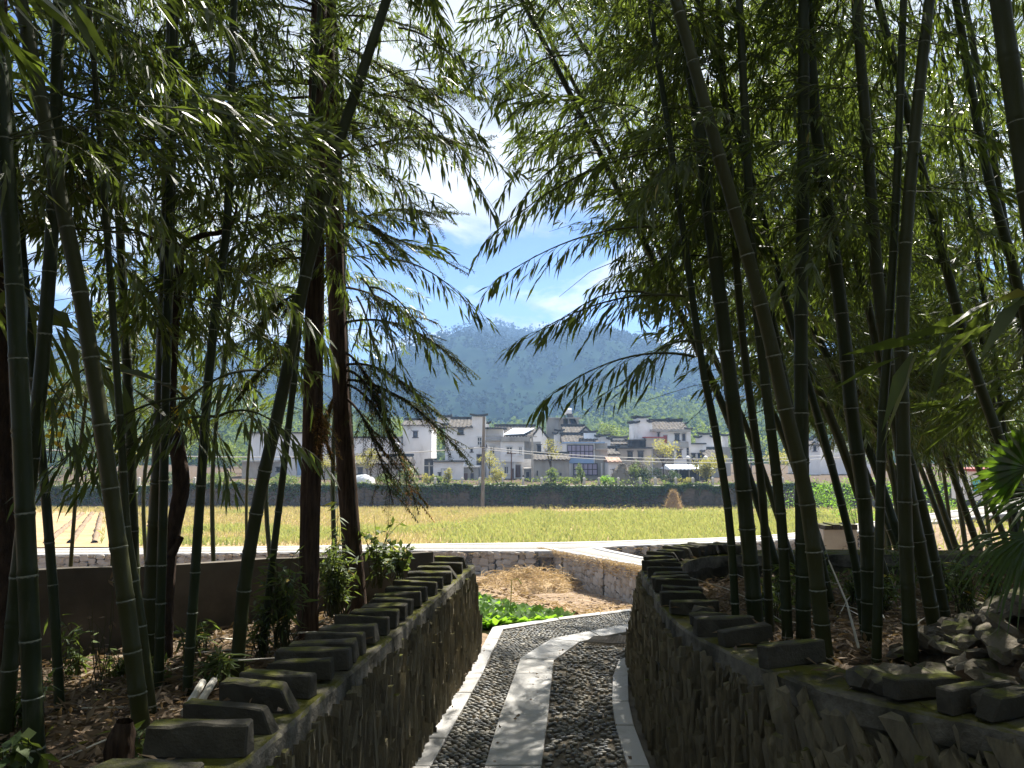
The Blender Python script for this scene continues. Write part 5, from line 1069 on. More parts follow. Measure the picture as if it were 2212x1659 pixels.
cu('big bamboo stem cutting the upper right corner', [(2330, 1500), (2290, 900), (2222, 420), (2160, 0)], 46, 9, 30, 3.50, 3.2, soil=.6, away=1.7, spread=1.0, **RB)
cu('slender bamboo stem left of the corner stem', [(2290, 1100), (2205, 640), (2130, 360), (2065, 0)], 22, 9, 37, 2.90, 5.2, soil=.5, away=1.7, spread=1.0, **RB)
NEAR = NLEAF[0]
# --- deeper bamboo on the right, growing beyond the bank
RD = dict(group='slender bamboo stems deeper in the right grove')
deep = [((2060, 1168), (1991, 968), (1940, 800)), ((2110, 1175), (2050, 1000), (1975, 780)), ((2040, 1150), (2000, 1040), (1935, 880)), ((2130, 1160), (2085, 1040), (2040, 900)), ((2165, 1150), (2110, 1000), (2050, 840)), ((1985, 1180), (1940, 1040), (1880, 900)),
        ((1935, 1180), (1880, 1040), (1800, 860)), ((1890, 1160), (1845, 1030), (1790, 890)), ((2205, 1150), (2160, 990), (2100, 820)), ((2240, 1150), (2195, 1000), (2150, 850)), ((1960, 1150), (1915, 1000), (1850, 830)), ((1830, 1150), (1790, 1000), (1730, 840)), ((2080, 1140), (2060, 1000), (2030, 820)), ((1750, 1150), (1735, 1000), (1700, 820)), ((2010, 1190), (1985, 1060), (1950, 900)), ((2280, 1160), (2250, 1000), (2210, 820))]
ordn = ['first', 'second', 'third', 'fourth', 'fifth', 'sixth', 'seventh', 'eighth', 'ninth', 'tenth', 'eleventh', 'twelfth', 'thirteenth', 'fourteenth', 'fifteenth', 'sixteenth']
order = sorted(range(len(deep)), key=lambda i: deep[i][0][0])
for rank, i in enumerate(order):
    px = deep[i]; D = [11, 9.8, 12.5, 13, 11.5, 10, 9.6, 12, 10.5, 12.5, 13.5, 12, 14, 14, 10.2, 11][i]; b = P(*px[0], D); x_, y_ = b[0], b[1]
    cu('slender leaning bamboo deep in the right grove, %s foot from the left' % ordn[rank], list(px), [13, 14, 11, 11, 12, 14, 13, 10, 13, 12, 10, 10, 10, 9, 13, 12][i], 9, 72, float(b[2]) + 1.6, D, soil=float(zt(x_, y_)), far=True, rings=i in (0, 1, 5, 6, 14), blen=(.9, 1.5), tshift=.12, **RD)
# --- the grove goes on to the right and behind the viewer (mostly out of the picture; stems by the viewer are added to shade the path)
NG = dict(group='bamboo at the edges of the grove')
r = np.random.default_rng(12); k = 0
names = ['far right', 'near right', 'behind the viewer on the right', 'behind the viewer on the left', 'far left', 'left rear']
spots = [(4.6, 6.6), (5.8, 5.2), (6.4, 7.4), (5.2, 8.0), (7.6, 6.2), (7.8, 8.8), (8.6, 10.5), (9.6, 12.5), (6.6, 10.2), (7.2, 13.5), (9.5, 15.5), (5.6, 11.5), (3.9, 7.6), (3.2, 6.6), (2.7, 7.3), (3.3, 8.1), (2.2, 6.2), (4.4, 9.4), (6.2, 12.8), (8.2, 14.5), (10.8, 14.0), (5.0, 9.9),
         (3.6, 1.2), (2.4, .4), (4.4, 2.6), (3.0, -1.2), (1.9, -1.6), (4.8, -.2), (3.7, -3.2), (-2.0, .6), (-2.9, 1.5), (-2.2, -1.2), (-3.6, -.2), (-1.5, -2.6), (-3.2, -2.9), (-4.4, 2.2), (-4.0, 3.6), (-5.2, 4.0), (0.4, -3.4), (-.6, -3.2)]
LEANERS = (12, 13, 14, 15, 16)
for i, (x, y) in enumerate(spots):
    z = float(zbR(x, y)) if x > 0 and y < 8.3 else (float(zt(x, y)) if x > 0 else float(zbL(np.array(x), np.array(y))))
    if abs(x) < 1: z = 0.0
    lean = (-.42 if i in LEANERS else -.10) if x > 0 else .06; ly = r.normal(0, .03)
    pts = [(x, y, z), (x + lean * 1.2, y + ly, z + 1.6), (x + lean * 3.2, y + ly * 2, z + 3.4)]
    far = y > 4.5
    lab = ('background bamboo with leafy crown in right grove, %s from the left' % ORD[sorted([q for q in range(len(spots)) if spots[q][0] > 0 and spots[q][1] > 4.5], key=lambda q: spots[q][0] / spots[q][1]).index(i)] if y > 4.5 else 'overhanging bamboo right of the viewer') if x > 0 else (('nearer' if y < 3.8 else 'farther') + ' background bamboo with leafy crown in the left grove' if y > 3 else 'overhanging bamboo left of the viewer')
    bamboo(lab, np.array(pts), r.uniform(.028, .042), 9 if y < 4 else 9.5, (72 if x > 0 else 50) if far else 55, z + (1.4 if far else 2.4), rings=False, far=True, blen=(.9, 1.5) if far else (1.15, 1.6), tip=(-.25 if x > 0 else .25, 0), tshift=.1 if far else 0, sides=6, **NG)
# unseen grove behind the viewer, added with oversized foliage to darken the foreground
for i, (x, y) in enumerate([(-4.5, -3), (-3, -5), (-1.5, -5.5), (0, -6.5), (1.6, -5.2), (3.2, -4.6), (5, -3.4), (6.5, -1), (-6, -1), (-6.2, 1.6), (6.4, 1.8), (-2, -7.5), (2.5, -7.5), (0.8, -4.6), (-.8, -4.8), (5.8, 3.6), (-5.6, 3.2)]):
    z = .3 if abs(x) > 1.6 else .1; pts = [(x, y, z), (x + .03, y + .1, z + 1.6), (x + .06, y + .25, z + 3.4)]
    bamboo('bamboo in the grove behind the viewer', np.array(pts), .035, 9, 26, z + .7, rings=False, far=True, blen=(2.8, 3.8), sides=6, ymax=-.9, group='bamboo behind the viewer')
# left rear, behind the plaster wall
for i, (px, D) in enumerate([((150, 1200), 8.2), ((240, 1200), 9.5), ((470, 1190), 8.6), ((600, 1190), 9.4), ((60, 1200), 7.6), ((330, 1195), 10.5), ((730, 1180), 9.2), ((540, 1190), 10.8)]):
    b = P(*px, D); x, y = b[0], b[1]; z = float(zt(x, y)); pts = [(x, y, z), (x + r.normal(0, .1), y, z + 2), (x + r.normal(.1, .25), y, z + 4.5)]
    bamboo('slender bamboo stem behind the plaster wall, %s from the left' % ordn[[4, 0, 1, 5, 2, 7, 3, 6].index(i)], np.array(pts), r.uniform(.018, .03), 9, 50, 1.7, rings=False, far=True, blen=(.8, 1.4), tshift=.1, sides=6, group='bamboo stems behind the plaster wall')
# --- long sprays reaching into the open sky from the right and the left
def spray(label, parent_pt, tip_px, D, seed, n_side=9, leafL=.125, sag=.18, z_end=None, nl=5):
    r = np.random.default_rng(seed); a = np.asarray(parent_pt, float); b = P(*tip_px, D); c = (a + b) / 2 + np.array([0, 0, sag]); q = np.linspace(0, 1, 14)[:, None]
    main = a * (1 - q) ** 2 + 2 * c * q * (1 - q) + b * q ** 2; t = empty('bamboo_branch', a, label, 'branch', 'bamboo sprays against the sky'); mb = MB(); mb.tube(main, np.linspace(.008, .0018, 14), 4)
    LV = []; ax = (b - a) / np.linalg.norm(b - a); sidev = np.cross(ax, [0, 0, 1]); sidev /= np.linalg.norm(sidev)
    for k in range(n_side):
        f = .15 + .85 * k / (n_side - 1); p = np.array([np.interp(f, q[:, 0], main[:, i]) for i in range(3)]); sg = 1 if k % 2 else -1; tl = r.uniform(.16, .34) * (1.1 - .5 * f)
        d = ax * 1.0 + sidev * sg * r.uniform(.1, .7) + np.array([0, 0, r.uniform(-.45, .2)]); d /= np.linalg.norm(d); u = np.linspace(0, 1, 5)[:, None]; tw = p + d * tl * u - np.array([0, 0, 1]) * tl * .4 * u ** 2; mb.tube(tw, np.linspace(.0022, .001, 5), 3)
        n = nl + r.integers(0, 3); g = np.linspace(.3, 1, n); base = np.stack([np.interp(g, u[:, 0], tw[:, i]) for i in range(3)], 1); ld = d * .9 + r.normal(0, .35, (n, 3)); ld[:, 2] -= r.uniform(.5, 1.5, n); ld /= np.linalg.norm(ld, axis=1)[:, None]
        LV.append(leaf_set(base, ld, leafL * r.uniform(.6, 1.15, n), leafL * r.uniform(.055, .085, n), r))
    mb.build('stem', 'bamboo_twig', t); L = np.concatenate(LV); n = len(L); k = np.arange(n)[:, None] * 4
    mk('leaves', L.reshape(-1, 3), np.hstack([k, k + 1, k + 2, k + 3]), 'bamboo_leaf', t, tint=np.repeat(np.clip(r.normal(.3, .25, n), 0, .92), 4), kind='stuff')
for lb, a, tip, D, n in [('lowest right spray of bamboo leaves hanging before the hill', (1500, 770), (1195, 850), 4.0, 13), ('short drooping spray below the lowest right branch', (1520, 740), (1345, 830), 4.2, 8), ('spray of bamboo leaves crossing the mountain ridge line', (1480, 640), (1140, 730), 4.3, 13), ('leafy spray reaching left just above the mountain top', (1420, 640), (1215, 690), 4.6, 10),
                      ('long bamboo spray pointing left across the white cloud', (1420, 490), (1080, 600), 4.6, 15), ('highest right spray with drooping leaves in the blue gap', (1400, 330), (1055, 515), 4.5, 16), ('right spray hanging above the highest blue gap', (1300, 230), (1095, 400), 5.2, 12), ('thin right spray above the centre gap', (1290, 330), (1130, 430), 5.0, 10), ('right spray near the narrow top gap', (1230, 120), (1075, 210), 5.2, 10), ('right spray with tip beside the ridge', (1560, 560), (1300, 610), 5.0, 11),
                      ('left spray of bamboo leaves above the ridge end', (830, 560), (1020, 665), 5.2, 12), ('left drooping spray with tip by the ridge left end', (800, 620), (930, 745), 5.0, 11), ('left spray hanging in the centre sky gap', (880, 230), (1045, 430), 4.6, 12), ('left spray reaching the narrow centre gap', (880, 180), (1060, 330), 4.8, 11), ('left hanging spray over the blue gap', (820, 380), (905, 470), 4.6, 10), ('upper left spray touching the top gap', (860, 60), (1035, 190), 4.8, 11),
                      ('hanging spray left of the mountain', (780, 600), (860, 790), 4.8, 11), ('low hanging spray beside the conifer branch', (770, 640), (835, 860), 5.0, 10),
                      ('low leafy spray across the left leaning stem', (420, 860), (120, 1010), 3.6, 14), ('low spray left of the white poles', (470, 900), (200, 1030), 3.8, 12), ('spray between the slender stem and the long leaning stem', (470, 900), (640, 960), 3.9, 9), ('spray crossing in front of the straight ringed stem', (560, 800), (330, 940), 3.7, 12), ('lit spray below the left clump leaves', (350, 830), (480, 1000), 4.0, 10), ('spray at the far left edge above the field wall', (60, 820), (170, 960), 3.4, 9), ('spray behind the slim left stem', (240, 800), (110, 870), 4.2, 9)]:
    spray(lb, P(*a, D + .2), tip, D, len(lb) * 7 + int(tip[0]), n)
print('LEAVES', NEAR, NLEAF[0])

# ---------------------------------------------------------------- conifers and the dead trunk
def ridged_trunk(name, pts, radii, parent, m, k=18, depth=.13, seed=0):
    ax = catmull(pts, 8); rr = np.interp(np.linspace(0, 1, len(ax)), np.linspace(0, 1, len(radii)), radii); V, F = tube_arrays(ax, rr, k)
    n = len(ax); a = np.tile(np.arange(k), n); z = np.repeat(np.arange(n), k); c = np.repeat(ax, k, 0)
    f = 1 + depth * ((vnoise(a * .9 + seed, z * .12, seed) - .5) * 1.2 + (vnoise(a * 2.1, z * .35, seed + 4) - .5) * .8)
    V = c + (V - c) * f[:, None]; return mk(name, V, F, m, parent, smooth=False), ax
def fir_shoots(shoots, r, needL=.046, brown=.06):
    """shoots: list of polylines -> two-ranked flat needles"""
    VV, TT = [], []
    for pts, dead in shoots:
        s = arclen(pts); n = max(6, int(s[-1] / .0042)); p = resample(pts, np.linspace(.01, s[-1], n)); d = np.gradient(p, axis=0); d /= np.linalg.norm(d, axis=1)[:, None] + 1e-9
        side = np.cross(d, r.normal(0, .25, (n, 3)) + [0, 0, 1]); side /= np.linalg.norm(side, axis=1)[:, None] + 1e-9; sg = np.where(np.arange(n) % 2, 1, -1)[:, None]
        nd = side * sg + d * .55 + r.normal(0, .18, (n, 3)) - np.array([0, 0, .1]); nd /= np.linalg.norm(nd, axis=1)[:, None]; L = (needL * r.uniform(.7, 1.15, n) * np.clip(np.linspace(1.1, .6, n), .5, 1))[:, None]
        w = np.cross(nd, [0, 0, 1.0]); w /= np.linalg.norm(w, axis=1)[:, None] + 1e-9; w = w * .0042
        VV.append(np.stack([p - w * .6, p + nd * L * .5 - w, p + nd * L, p + nd * L * .5 + w], 1).reshape(-1, 3)); TT.append(np.repeat(np.where(r.random(n) < dead, 1.0, np.clip(r.normal(.35, .22, n), 0, .9)), 4))
    V = np.vstack(VV); k = np.arange(len(V) // 4)[:, None] * 4; return V, np.hstack([k, k + 1, k + 2, k + 3]), np.concatenate(TT)
def fir_branch(a, b, r, sag, n=9, dead=.04, sl=.22):
    dead = dead * (.3 if dead < .7 else .8)
    q = np.linspace(0, 1, 12)[:, None]; c = (a + b) / 2 + np.array([0, 0, sag]); main = a * (1 - q) ** 2 + 2 * c * q * (1 - q) + b * q ** 2; ax = (b - a) / np.linalg.norm(b - a); sv = np.cross(ax, [0, 0, 1]); sv /= np.linalg.norm(sv) + 1e-6
    sh = [(main[3:], dead)]; 
    for k in range(n):
        f = .25 + .7 * k / n; p = np.array([np.interp(f, q[:, 0], main[:, i]) for i in range(3)]); sg = 1 if k % 2 else -1; d = ax * .9 + sv * sg * r.uniform(.3, .9) + np.array([0, 0, r.uniform(-.7, .25)]); d /= np.linalg.norm(d); L = sl * r.uniform(.6, 1.2); u = np.linspace(0, 1, 6)[:, None]
        sh.append((p + d * L * u - np.array([0, 0, 1]) * L * .15 * u ** 2, 1.0 if r.random() < dead * 1.2 else dead))
    return main, sh
def conifer(label, px, w, seed, branches, H=9.5, soil=.5):
    r = np.random.default_rng(seed); p = culm_px(px, None, soil); rad = w * p[0][1] / FPX / 2; t = empty('conifer_tree', p[0], label, 'conifer', 'conifers left of the path')
    top = p[-1] + np.array([0, .1, max(.5, H - p[-1][2])]); pts = np.vstack([p[0] - [0, 0, .3], p, top]); ridged_trunk('trunk', pts, [rad * 1.2, rad * 1.02, rad * .95, rad * .9, rad * .8, rad * .25], t, 'bark', seed=seed)
    mb = MB(); sh = []
    for (ax_, ay), (bx, by), dD, sag, n, dead in branches:
        a = P(ax_, ay, p[0][1]); b = P(bx, by, p[0][1] + dD); m_, s_ = fir_branch(a, b, r, sag, n * 3, dead, .26); mb.tube(m_, np.linspace(.012, .003, len(m_)), 5); sh += s_
        for q, _ in s_[1:]: mb.tube(q, np.linspace(.003, .0015, len(q)), 3, cap=False)
    for k in range(26):                                                          # crown higher up, mostly above the picture
        z = r.uniform(3.2, H - .5); az = r.uniform(0, 6.28); L = r.uniform(.8, 1.5) * (1.2 - z / H * .7); a = np.array([np.interp(z, pts[:, 2], pts[:, 0]), np.interp(z, pts[:, 2], pts[:, 1]), z]); b = a + np.array([math.cos(az) * L, math.sin(az) * L, -.25 * L])
        m_, s_ = fir_branch(a, b, r, .12, 9, .05, .3); mb.tube(m_, np.linspace(.012, .003, len(m_)), 4); sh += s_
    mb.build('branches', 'bark', t); V, F, T = fir_shoots(sh, r); mk('needles', V, F, 'fir_needle', t, tint=T, kind='stuff')
conifer('thick reddish conifer trunk standing behind the left coping blocks', [(664, 1345), (671, 1100), (677, 850), (682, 500), (690, 0)], 44, 3,
        [((680, 620), (560, 700), -.1, .1, 8, .1), ((678, 560), (480, 600), .2, .12, 9, .12), ((676, 700), (520, 850), .1, .05, 9, .3), ((672, 820), (705, 960), -.05, .02, 8, .8), ((680, 480), (600, 480), .2, .1, 7, .08), ((684, 300), (560, 380), .3, .1, 9, .1), ((686, 200), (800, 330), .3, .15, 9, .1)])
conifer('second conifer trunk with grooved bark behind the slim bamboo', [(768, 1294), (752, 1080), (737, 860), (725, 600), (715, 300), (708, 0)], 40, 4,
        [((735, 700), (1008, 803), -.1, .35, 9, .05), ((740, 790), (940, 905), -.3, .30, 12, .06), ((745, 820), (1000, 985), -.35, .28, 13, .08), ((745, 800), (860, 1000), -.5, .35, 12, .25), ((745, 830), (905, 1110), -.4, .45, 13, .55), ((745, 860), (850, 1090), -.6, .30, 12, .6), ((730, 620), (900, 700), .3, .15, 10, .1), ((728, 500), (960, 470), .4, .25, 10, .06), ((725, 450), (880, 560), .2, .15, 10, .15), ((722, 350), (1060, 330), .6, .35, 11, .05), ((720, 250), (1050, 220), .6, .35, 10, .05), ((738, 760), (820, 880), -.2, .2, 9, .3), ((740, 820), (690, 940), 0, .05, 8, .9)])
t = empty('dead_trunk', P(362, 1250, 4.7), 'dark crooked dead trunk with a broken stub between left stems', 'trunk'); D = 4.7
pts = [P(x, y, D) for x, y in [(355, 1420), (362, 1250), (374, 1150), (389, 1050), (380, 960), (367, 880), (372, 800), (378, 700), (386, 590), (384, 530)]]; s_ = D / FPX / 2
ridged_trunk('trunk', np.array(pts), np.array([34, 30, 27, 31, 30, 24, 22, 20, 18, 14]) * s_, t, 'dead_bark', 14, .3, 9)
ridged_trunk('stub', np.array([P(x, y, D - .03) for x, y in [(368, 1200), (380, 1182), (391, 1160)]]), np.array([20, 17, 12]) * s_, t, 'dead_bark', 10, .3, 3)
ridged_trunk('limb', np.array([P(x, y, D - .02) for x, y in [(384, 560), (400, 528), (440, 508), (480, 500), (506, 470), (512, 440)]]), np.array([18, 15, 12, 11, 8, 4]) * s_, t, 'dead_bark', 10, .25, 5)
ridged_trunk('limb', np.array([P(x, y, D) for x, y in [(380, 590), (350, 560), (325, 515), (280, 495), (215, 490)]]), np.array([13, 11, 9, 7, 3]) * s_, t, 'dead_bark', 8, .25, 6)
# small dark trunk at the far left edge
t = empty('dark_trunk', P(12, 1500, 4.3), 'dark trunk at the left picture edge behind the bamboo', 'trunk'); ridged_trunk('trunk', np.array([P(10, 1500, 4.3), P(14, 1100, 4.3), P(8, 800, 4.3), P(4, 400, 4.3), P(0, -200, 4.3)]), np.array([44, 40, 36, 32, 26]) * 4.3 / FPX / 2, t, 'dead_bark', 14, .2, 2)

# ---------------------------------------------------------------- shrubs and seedlings
def shrub(name, label, base_px, D, top_py, wpx, n, leafL, m, seed, ll=7, asp=.16, z0=None, cat='shrub'):
    r = np.random.default_rng(seed); b = P(*base_px, D); b[2] = z0 if z0 is not None else b[2]; top = P(base_px[0], top_py, D)[2]; w = wpx * D / FPX / 2; t = empty(name, b, label, cat); mb = MB(); LV = []
    for k in range(n):
        h = (top - b[2]) * r.uniform(.5, 1.0); a = r.uniform(0, 6.28); o = w * r.random() ** .6; e = b + np.array([math.cos(a) * o, math.sin(a) * o * .6, h]); q = np.linspace(0, 1, 8)[:, None]; c = b + np.array([math.cos(a) * o * .2, math.sin(a) * o * .2, h * .7]) + r.normal(0, .05, 3); st = (b + r.normal(0, .04, 3) * [1, 1, 0]) * (1 - q) ** 2 + 2 * c * q * (1 - q) + e * q ** 2
        mb.tube(st, np.linspace(.004, .0012, 8), 4); f = r.uniform(.25, 1, ll); base = np.stack([np.interp(f, q[:, 0], st[:, i]) for i in range(3)], 1); d = r.normal(size=(ll, 3)); d[:, 2] = d[:, 2] * .5 - .1; d /= np.linalg.norm(d, axis=1)[:, None]
        LV.append(leaf_set(base, d, leafL * r.uniform(.6, 1.25, ll), leafL * asp * r.uniform(.8, 1.2, ll), r))
    mb.build('stem', 'bamboo_twig', t); L = np.concatenate(LV); n = len(L); k = np.arange(n)[:, None] * 4
    mk('leaves', L.reshape(-1, 3), np.hstack([k, k + 1, k + 2, k + 3]), m, t, tint=np.repeat(np.clip(r.normal(.4, .3, n), 0, .92) + (r.random(n) < .03), 4), kind='stuff')
shrub('leafy_shrub', 'lit leafy undergrowth left of the thick conifer trunk', (610, 1400), 4.9, 1190, 110, 34, .10, 'shrub_leaf', 1, 9, .10)
shrub('leafy_shrub', 'dark tufted undergrowth between the two conifer trunks', (725, 1330), 5.6, 1170, 110, 50, .10, 'shrub_leaf', 2, 9, .09)
shrub('leafy_shrub', 'broad leaved weeds behind the far coping blocks', (815, 1270), 6.2, 1110, 130, 20, .075, 'shrub_leaf', 3, 8, .26)
shrub('leafy_shrub', 'sprawling green creeper near the far end of the left wall', (865, 1250), 6.6, 1170, 90, 16, .08, 'shrub_leaf', 4, 8, .28)
shrub('tall_weed', 'tall thin weed with pale flower between the conifers', (722, 1290), 5.9, 1060, 30, 4, .09, 'shrub_leaf', 5, 9, .14)
shrub('leafy_shrub', 'low green shrub left of the long leaning stem', (470, 1480), 4.2, 1400, 70, 14, .11, 'shrub_leaf', 6, 7, .08)
shrub('leafy_shrub', 'yellow tinged weeds at the foot of the left leaning stem', (280, 1640), 3.0, 1560, 80, 10, .07, 'shrub_leaf', 7, 6, .22)
shrub('leafy_shrub', 'dark fern clump against the plaster wall', (262, 1500), 4.6, 1395, 70, 26, .10, 'shrub_leaf', 8, 10, .05)
shrub('leafy_shrub', 'yellow weeds at the bottom left corner', (25, 1690), 2.7, 1590, 70, 8, .07, 'shrub_leaf', 9, 6, .3)
shrub('leafy_shrub', 'thin dry vine stems hanging before the plaster wall', (215, 1540), 4.4, 1220, 90, 7, .05, 'litter', 10, 3, .2)
for k, (px, py, D, yt, w) in enumerate([((1690), 1330, 5.6, 1190, 60), (1650, 1340, 5.4, 1240, 50), (1845, 1320, 6.2, 1210, 70), (1905, 1340, 6.0, 1220, 80), (1780, 1300, 6.6, 1180, 60), (2090, 1330, 5.6, 1190, 120), (2050, 1320, 6.4, 1180, 110), (2150, 1320, 6.0, 1150, 130), (1960, 1310, 6.8, 1170, 120), (1730, 1320, 6.2, 1230, 60)]):
    lab = ['bamboo seedling between the thin and thick right stems', 'small seedling at the foot of the thick leaning stem', 'seedling tuft right of the upright stem', 'seedling tuft behind the ringed centre stem', 'leafy shoot before the dark back wall', 'pale green seedlings behind the rubble heap', 'seedlings at the back of the right bank', 'tall seedlings under the palm leaf', 'seedling thicket behind the pale smooth stem', 'tiny seedling left of the upright thick stem'][k]
    shrub('bamboo_seedling', lab, (px, py), D, yt, w, int(10 + w / 8), .10, 'shrub_leaf', 30 + k, 8, .09, z0=float(zbR(P(px, py, D)[0], min(D, 8.2))))
mat('yellow_leaf', (0.42, 0.34, 0.04), None, rnd='attr', c3=(0.34, 0.20, 0.03), rough=0.5, trans=(0.75, 0.58, 0.04), transf=0.5)  # bright yellow leaf colour, strongly translucent
shrub('yellow_vine', 'yellow autumn leaves of a vine climbing the slim left stem', (125, 1000), 4.3, 770, 70, 7, .075, 'yellow_leaf', 61, 7, .30, cat='vine')
shrub('yellow_vine', 'few yellow vine leaves beside the straight ringed stem', (385, 960), 4.4, 820, 60, 5, .065, 'yellow_leaf', 62, 4, .30, cat='vine')
# ---------------------------------------------------------------- leaf litter, twigs
r = np.random.default_rng(55)
def litter(name, label, xy, zf, L, w, n2):
    n = len(xy); C = np.c_[xy, zf(xy[:, 0], xy[:, 1]) + r.uniform(.004, .05, n)]; d = r.normal(size=(n, 3)); d[:, 2] *= .3; d /= np.linalg.norm(d, axis=1)[:, None]
    V = leaf_set(C, d, L * r.uniform(.5, 1.2, n), w * r.uniform(.6, 1.3, n), r); k = np.arange(n)[:, None] * 4
    o = mk(name, V.reshape(-1, 3), np.hstack([k, k + 1, k + 2, k + 3]), 'litter', tint=np.repeat(np.clip(r.random(n) * .92, 0, .92) + (r.random(n) < .015), 4), kind='stuff'); tag(o, label, 'leaf litter')
n = 26000; x = r.uniform(-5, .1, n); y = r.uniform(1.2, 7, n); sd_ = (x - plA[0]) * (plB[1] - plA[1]) - (y - plA[1]) * (plB[0] - plA[0]); ok = (x < xL(y) + .1) & (sd_ > .05); litter('leaf_litter', 'brown dead leaves covering the left bank', np.c_[x, y][ok], zbL, .10, .010, 0)
n = 30000; x = r.uniform(1, 7, n); y = r.uniform(1.2, 8.1, n); ok = (x > xR(y) + .22) & (y < np.interp(x, lnR[-int(len(lnR) * .4):, 0], lnR[-int(len(lnR) * .4):, 1]) - .35); litter('leaf_litter', 'reddish dead leaves covering the right bank', np.c_[x, y][ok], zbR, .10, .010, 0)
n = 260; i_ = r.integers(0, len(lnR) - 1, n); q_ = lnR[i_, :2] - NR[i_] * r.uniform(.02, .34, (n, 1)); litter('fallen_leaves', 'scattered fallen leaves on the right wall coping', q_, lambda x, y: TOPR + SL * y + .005, .09, .009, 0)
n = 150; i_ = r.integers(0, len(lnL) - 1, n); q_ = lnL[i_, :2] - NL[i_] * r.uniform(.02, .34, (n, 1)); litter('fallen_leaves', 'scattered fallen leaves on the left wall coping', q_, lambda x, y: TOP0 + SL * y + .005, .08, .008, 0)
n = 500; y = r.uniform(2.5, 7.2, n); e = r.random(n); x = np.where(e < .6, np.interp(y, [p[0][1] for p in kerbL], [p[0][0] for p in kerbL]) - np.abs(r.normal(0, .06, n)), r.uniform(-.6, .7, n)); litter('fallen_leaves', 'fallen leaves and bits along the foot of the left wall', np.c_[x, y], lambda x, y: SL * y + .002, .035, .009, 0)
# twigs lying about
mb = MB()
for k in range(90):
    s = r.random() < .5; y = r.uniform(2, 6.5); x = (xL(y) - r.uniform(.05, 2.2)) if s else (float(xR(y)) + r.uniform(.3, 3)); z = float((zbL if s else zbR)(np.array(x), np.array(y))) + .03; a = r.uniform(0, 6.28); L = r.uniform(.2, .7); d = np.array([math.cos(a), math.sin(a), r.uniform(-.05, .25)])
    p = np.array([x, y, z]); mb.tube([p, p + d * L * .5 + [0, 0, .02], p + d * L], [.005, .004, .002], 4)
tag(mb.build('dry_twigs', 'pale_pipe', kind='stuff'), 'dry twigs lying on both banks', 'twigs')
for k, (a, b) in enumerate([((398, 1540), (438, 1474)), ((420, 1538), (462, 1470))]):
    A0, B0 = G(*a, .56), G(*b, .60); mb = MB(); n = 9; pts = np.array([A0 + (B0 - A0) * q for q in np.linspace(0, 1, n)]); mb.tube(pts, [.017 * (1.08 if i % 3 == 0 else 1) for i in range(n)], 8)
    tag(mb.build('pale_pole', 'pale_pipe'), ['left of two pale bamboo poles lying on the litter', 'right of two pale bamboo poles lying on the litter'][k], 'pole')
b = G(255, 1680, .5); t = empty('tree_stump', b, 'small reddish stump at the bottom left among dead leaves', 'stump'); ridged_trunk('stump_body', np.array([b - [0, 0, .1], b + [0, 0, .05], b + [.01, 0, .14], b + [.015, 0, .2]]), [.06, .05, .045, .03], t, 'bark', 12, .3, 1)
for k, (px, py, D, yt, w, lb) in enumerate([(160, 1500, 4.6, 1330, 120, 'weedy tangle before the plaster wall at left'), (420, 1440, 4.9, 1330, 120, 'low weeds before the plaster wall behind the slender stem'), (330, 1500, 4.4, 1410, 90, 'small weeds around the straight ringed stem'), (560, 1420, 4.9, 1280, 80, 'leafy weeds left of the thin stem'), (50, 1600, 3.6, 1450, 110, 'weeds behind the far left thick stem')]):
    shrub('bank_weed', lb, (px, py), D, yt, w, 16, .09, 'shrub_leaf', 80 + k, 8, .10, cat='weeds')
# leaning dry stick before the right clump
a, b2 = P(1790, 1210, 4.6), P(1855, 1400, 4.3); tag(MB().tube([a, (a + b2) / 2 + [.02, 0, 0], b2], [.004, .006, .008], 5).build('dry_stick', 'pale_pipe'), 'pale dry stick leaning across the right clump', 'stick')

# ---------------------------------------------------------------- rubble heap and palm
t = empty('rubble_heap', (3.0, 3.7, .6), 'heap of broken stones on the bank at the right edge', 'rubble')
def heap_z(x, y): return .56 + .62 * sstep(1.92, 2.7, x) * np.exp(-((y - 3.45) / .85) ** 2)
V, F = grid_sheet(np.linspace(1.7, 4.5, 50), np.linspace(2.2, 5.0, 50), lambda x, y: np.maximum(heap_z(x, y) - .06, zbR(x, y) - .2) + (fbm(x * 5, y * 5) - .47) * .1); ok = (V[:, 0] > xR(V[:, 1]) + .35); F = F[ok[F].all(1)]; mk('rubble_core', V, F, 'bank_soil', t)
for k in range(300):
    x = 1.98 + 1.3 * random.random(); y = random.uniform(2.7, 4.5); z = float(heap_z(np.array(x), np.array(y)))
    if z < .64 and random.random() < .75 or x < float(xR(y)) + .42: continue
    s = random.uniform(.045, .13); piece('rock', random.choice(rock_me), t, (x, y, z - s * .02), (random.uniform(-.6, .6), random.uniform(-.6, .6), random.uniform(0, 6.3)), (s * random.uniform(.9, 1.7), s * random.uniform(.7, 1.2), s * random.uniform(.35, .7)))
for k, (px, py) in enumerate([(2050, 1470), (1990, 1480), (2150, 1480), (2090, 1440), (1930, 1478)]):
    q = G(px, py, .66, SL); piece('rock', rock_me[k], t, q, (.2, .1, k), (.30, .2, .13))
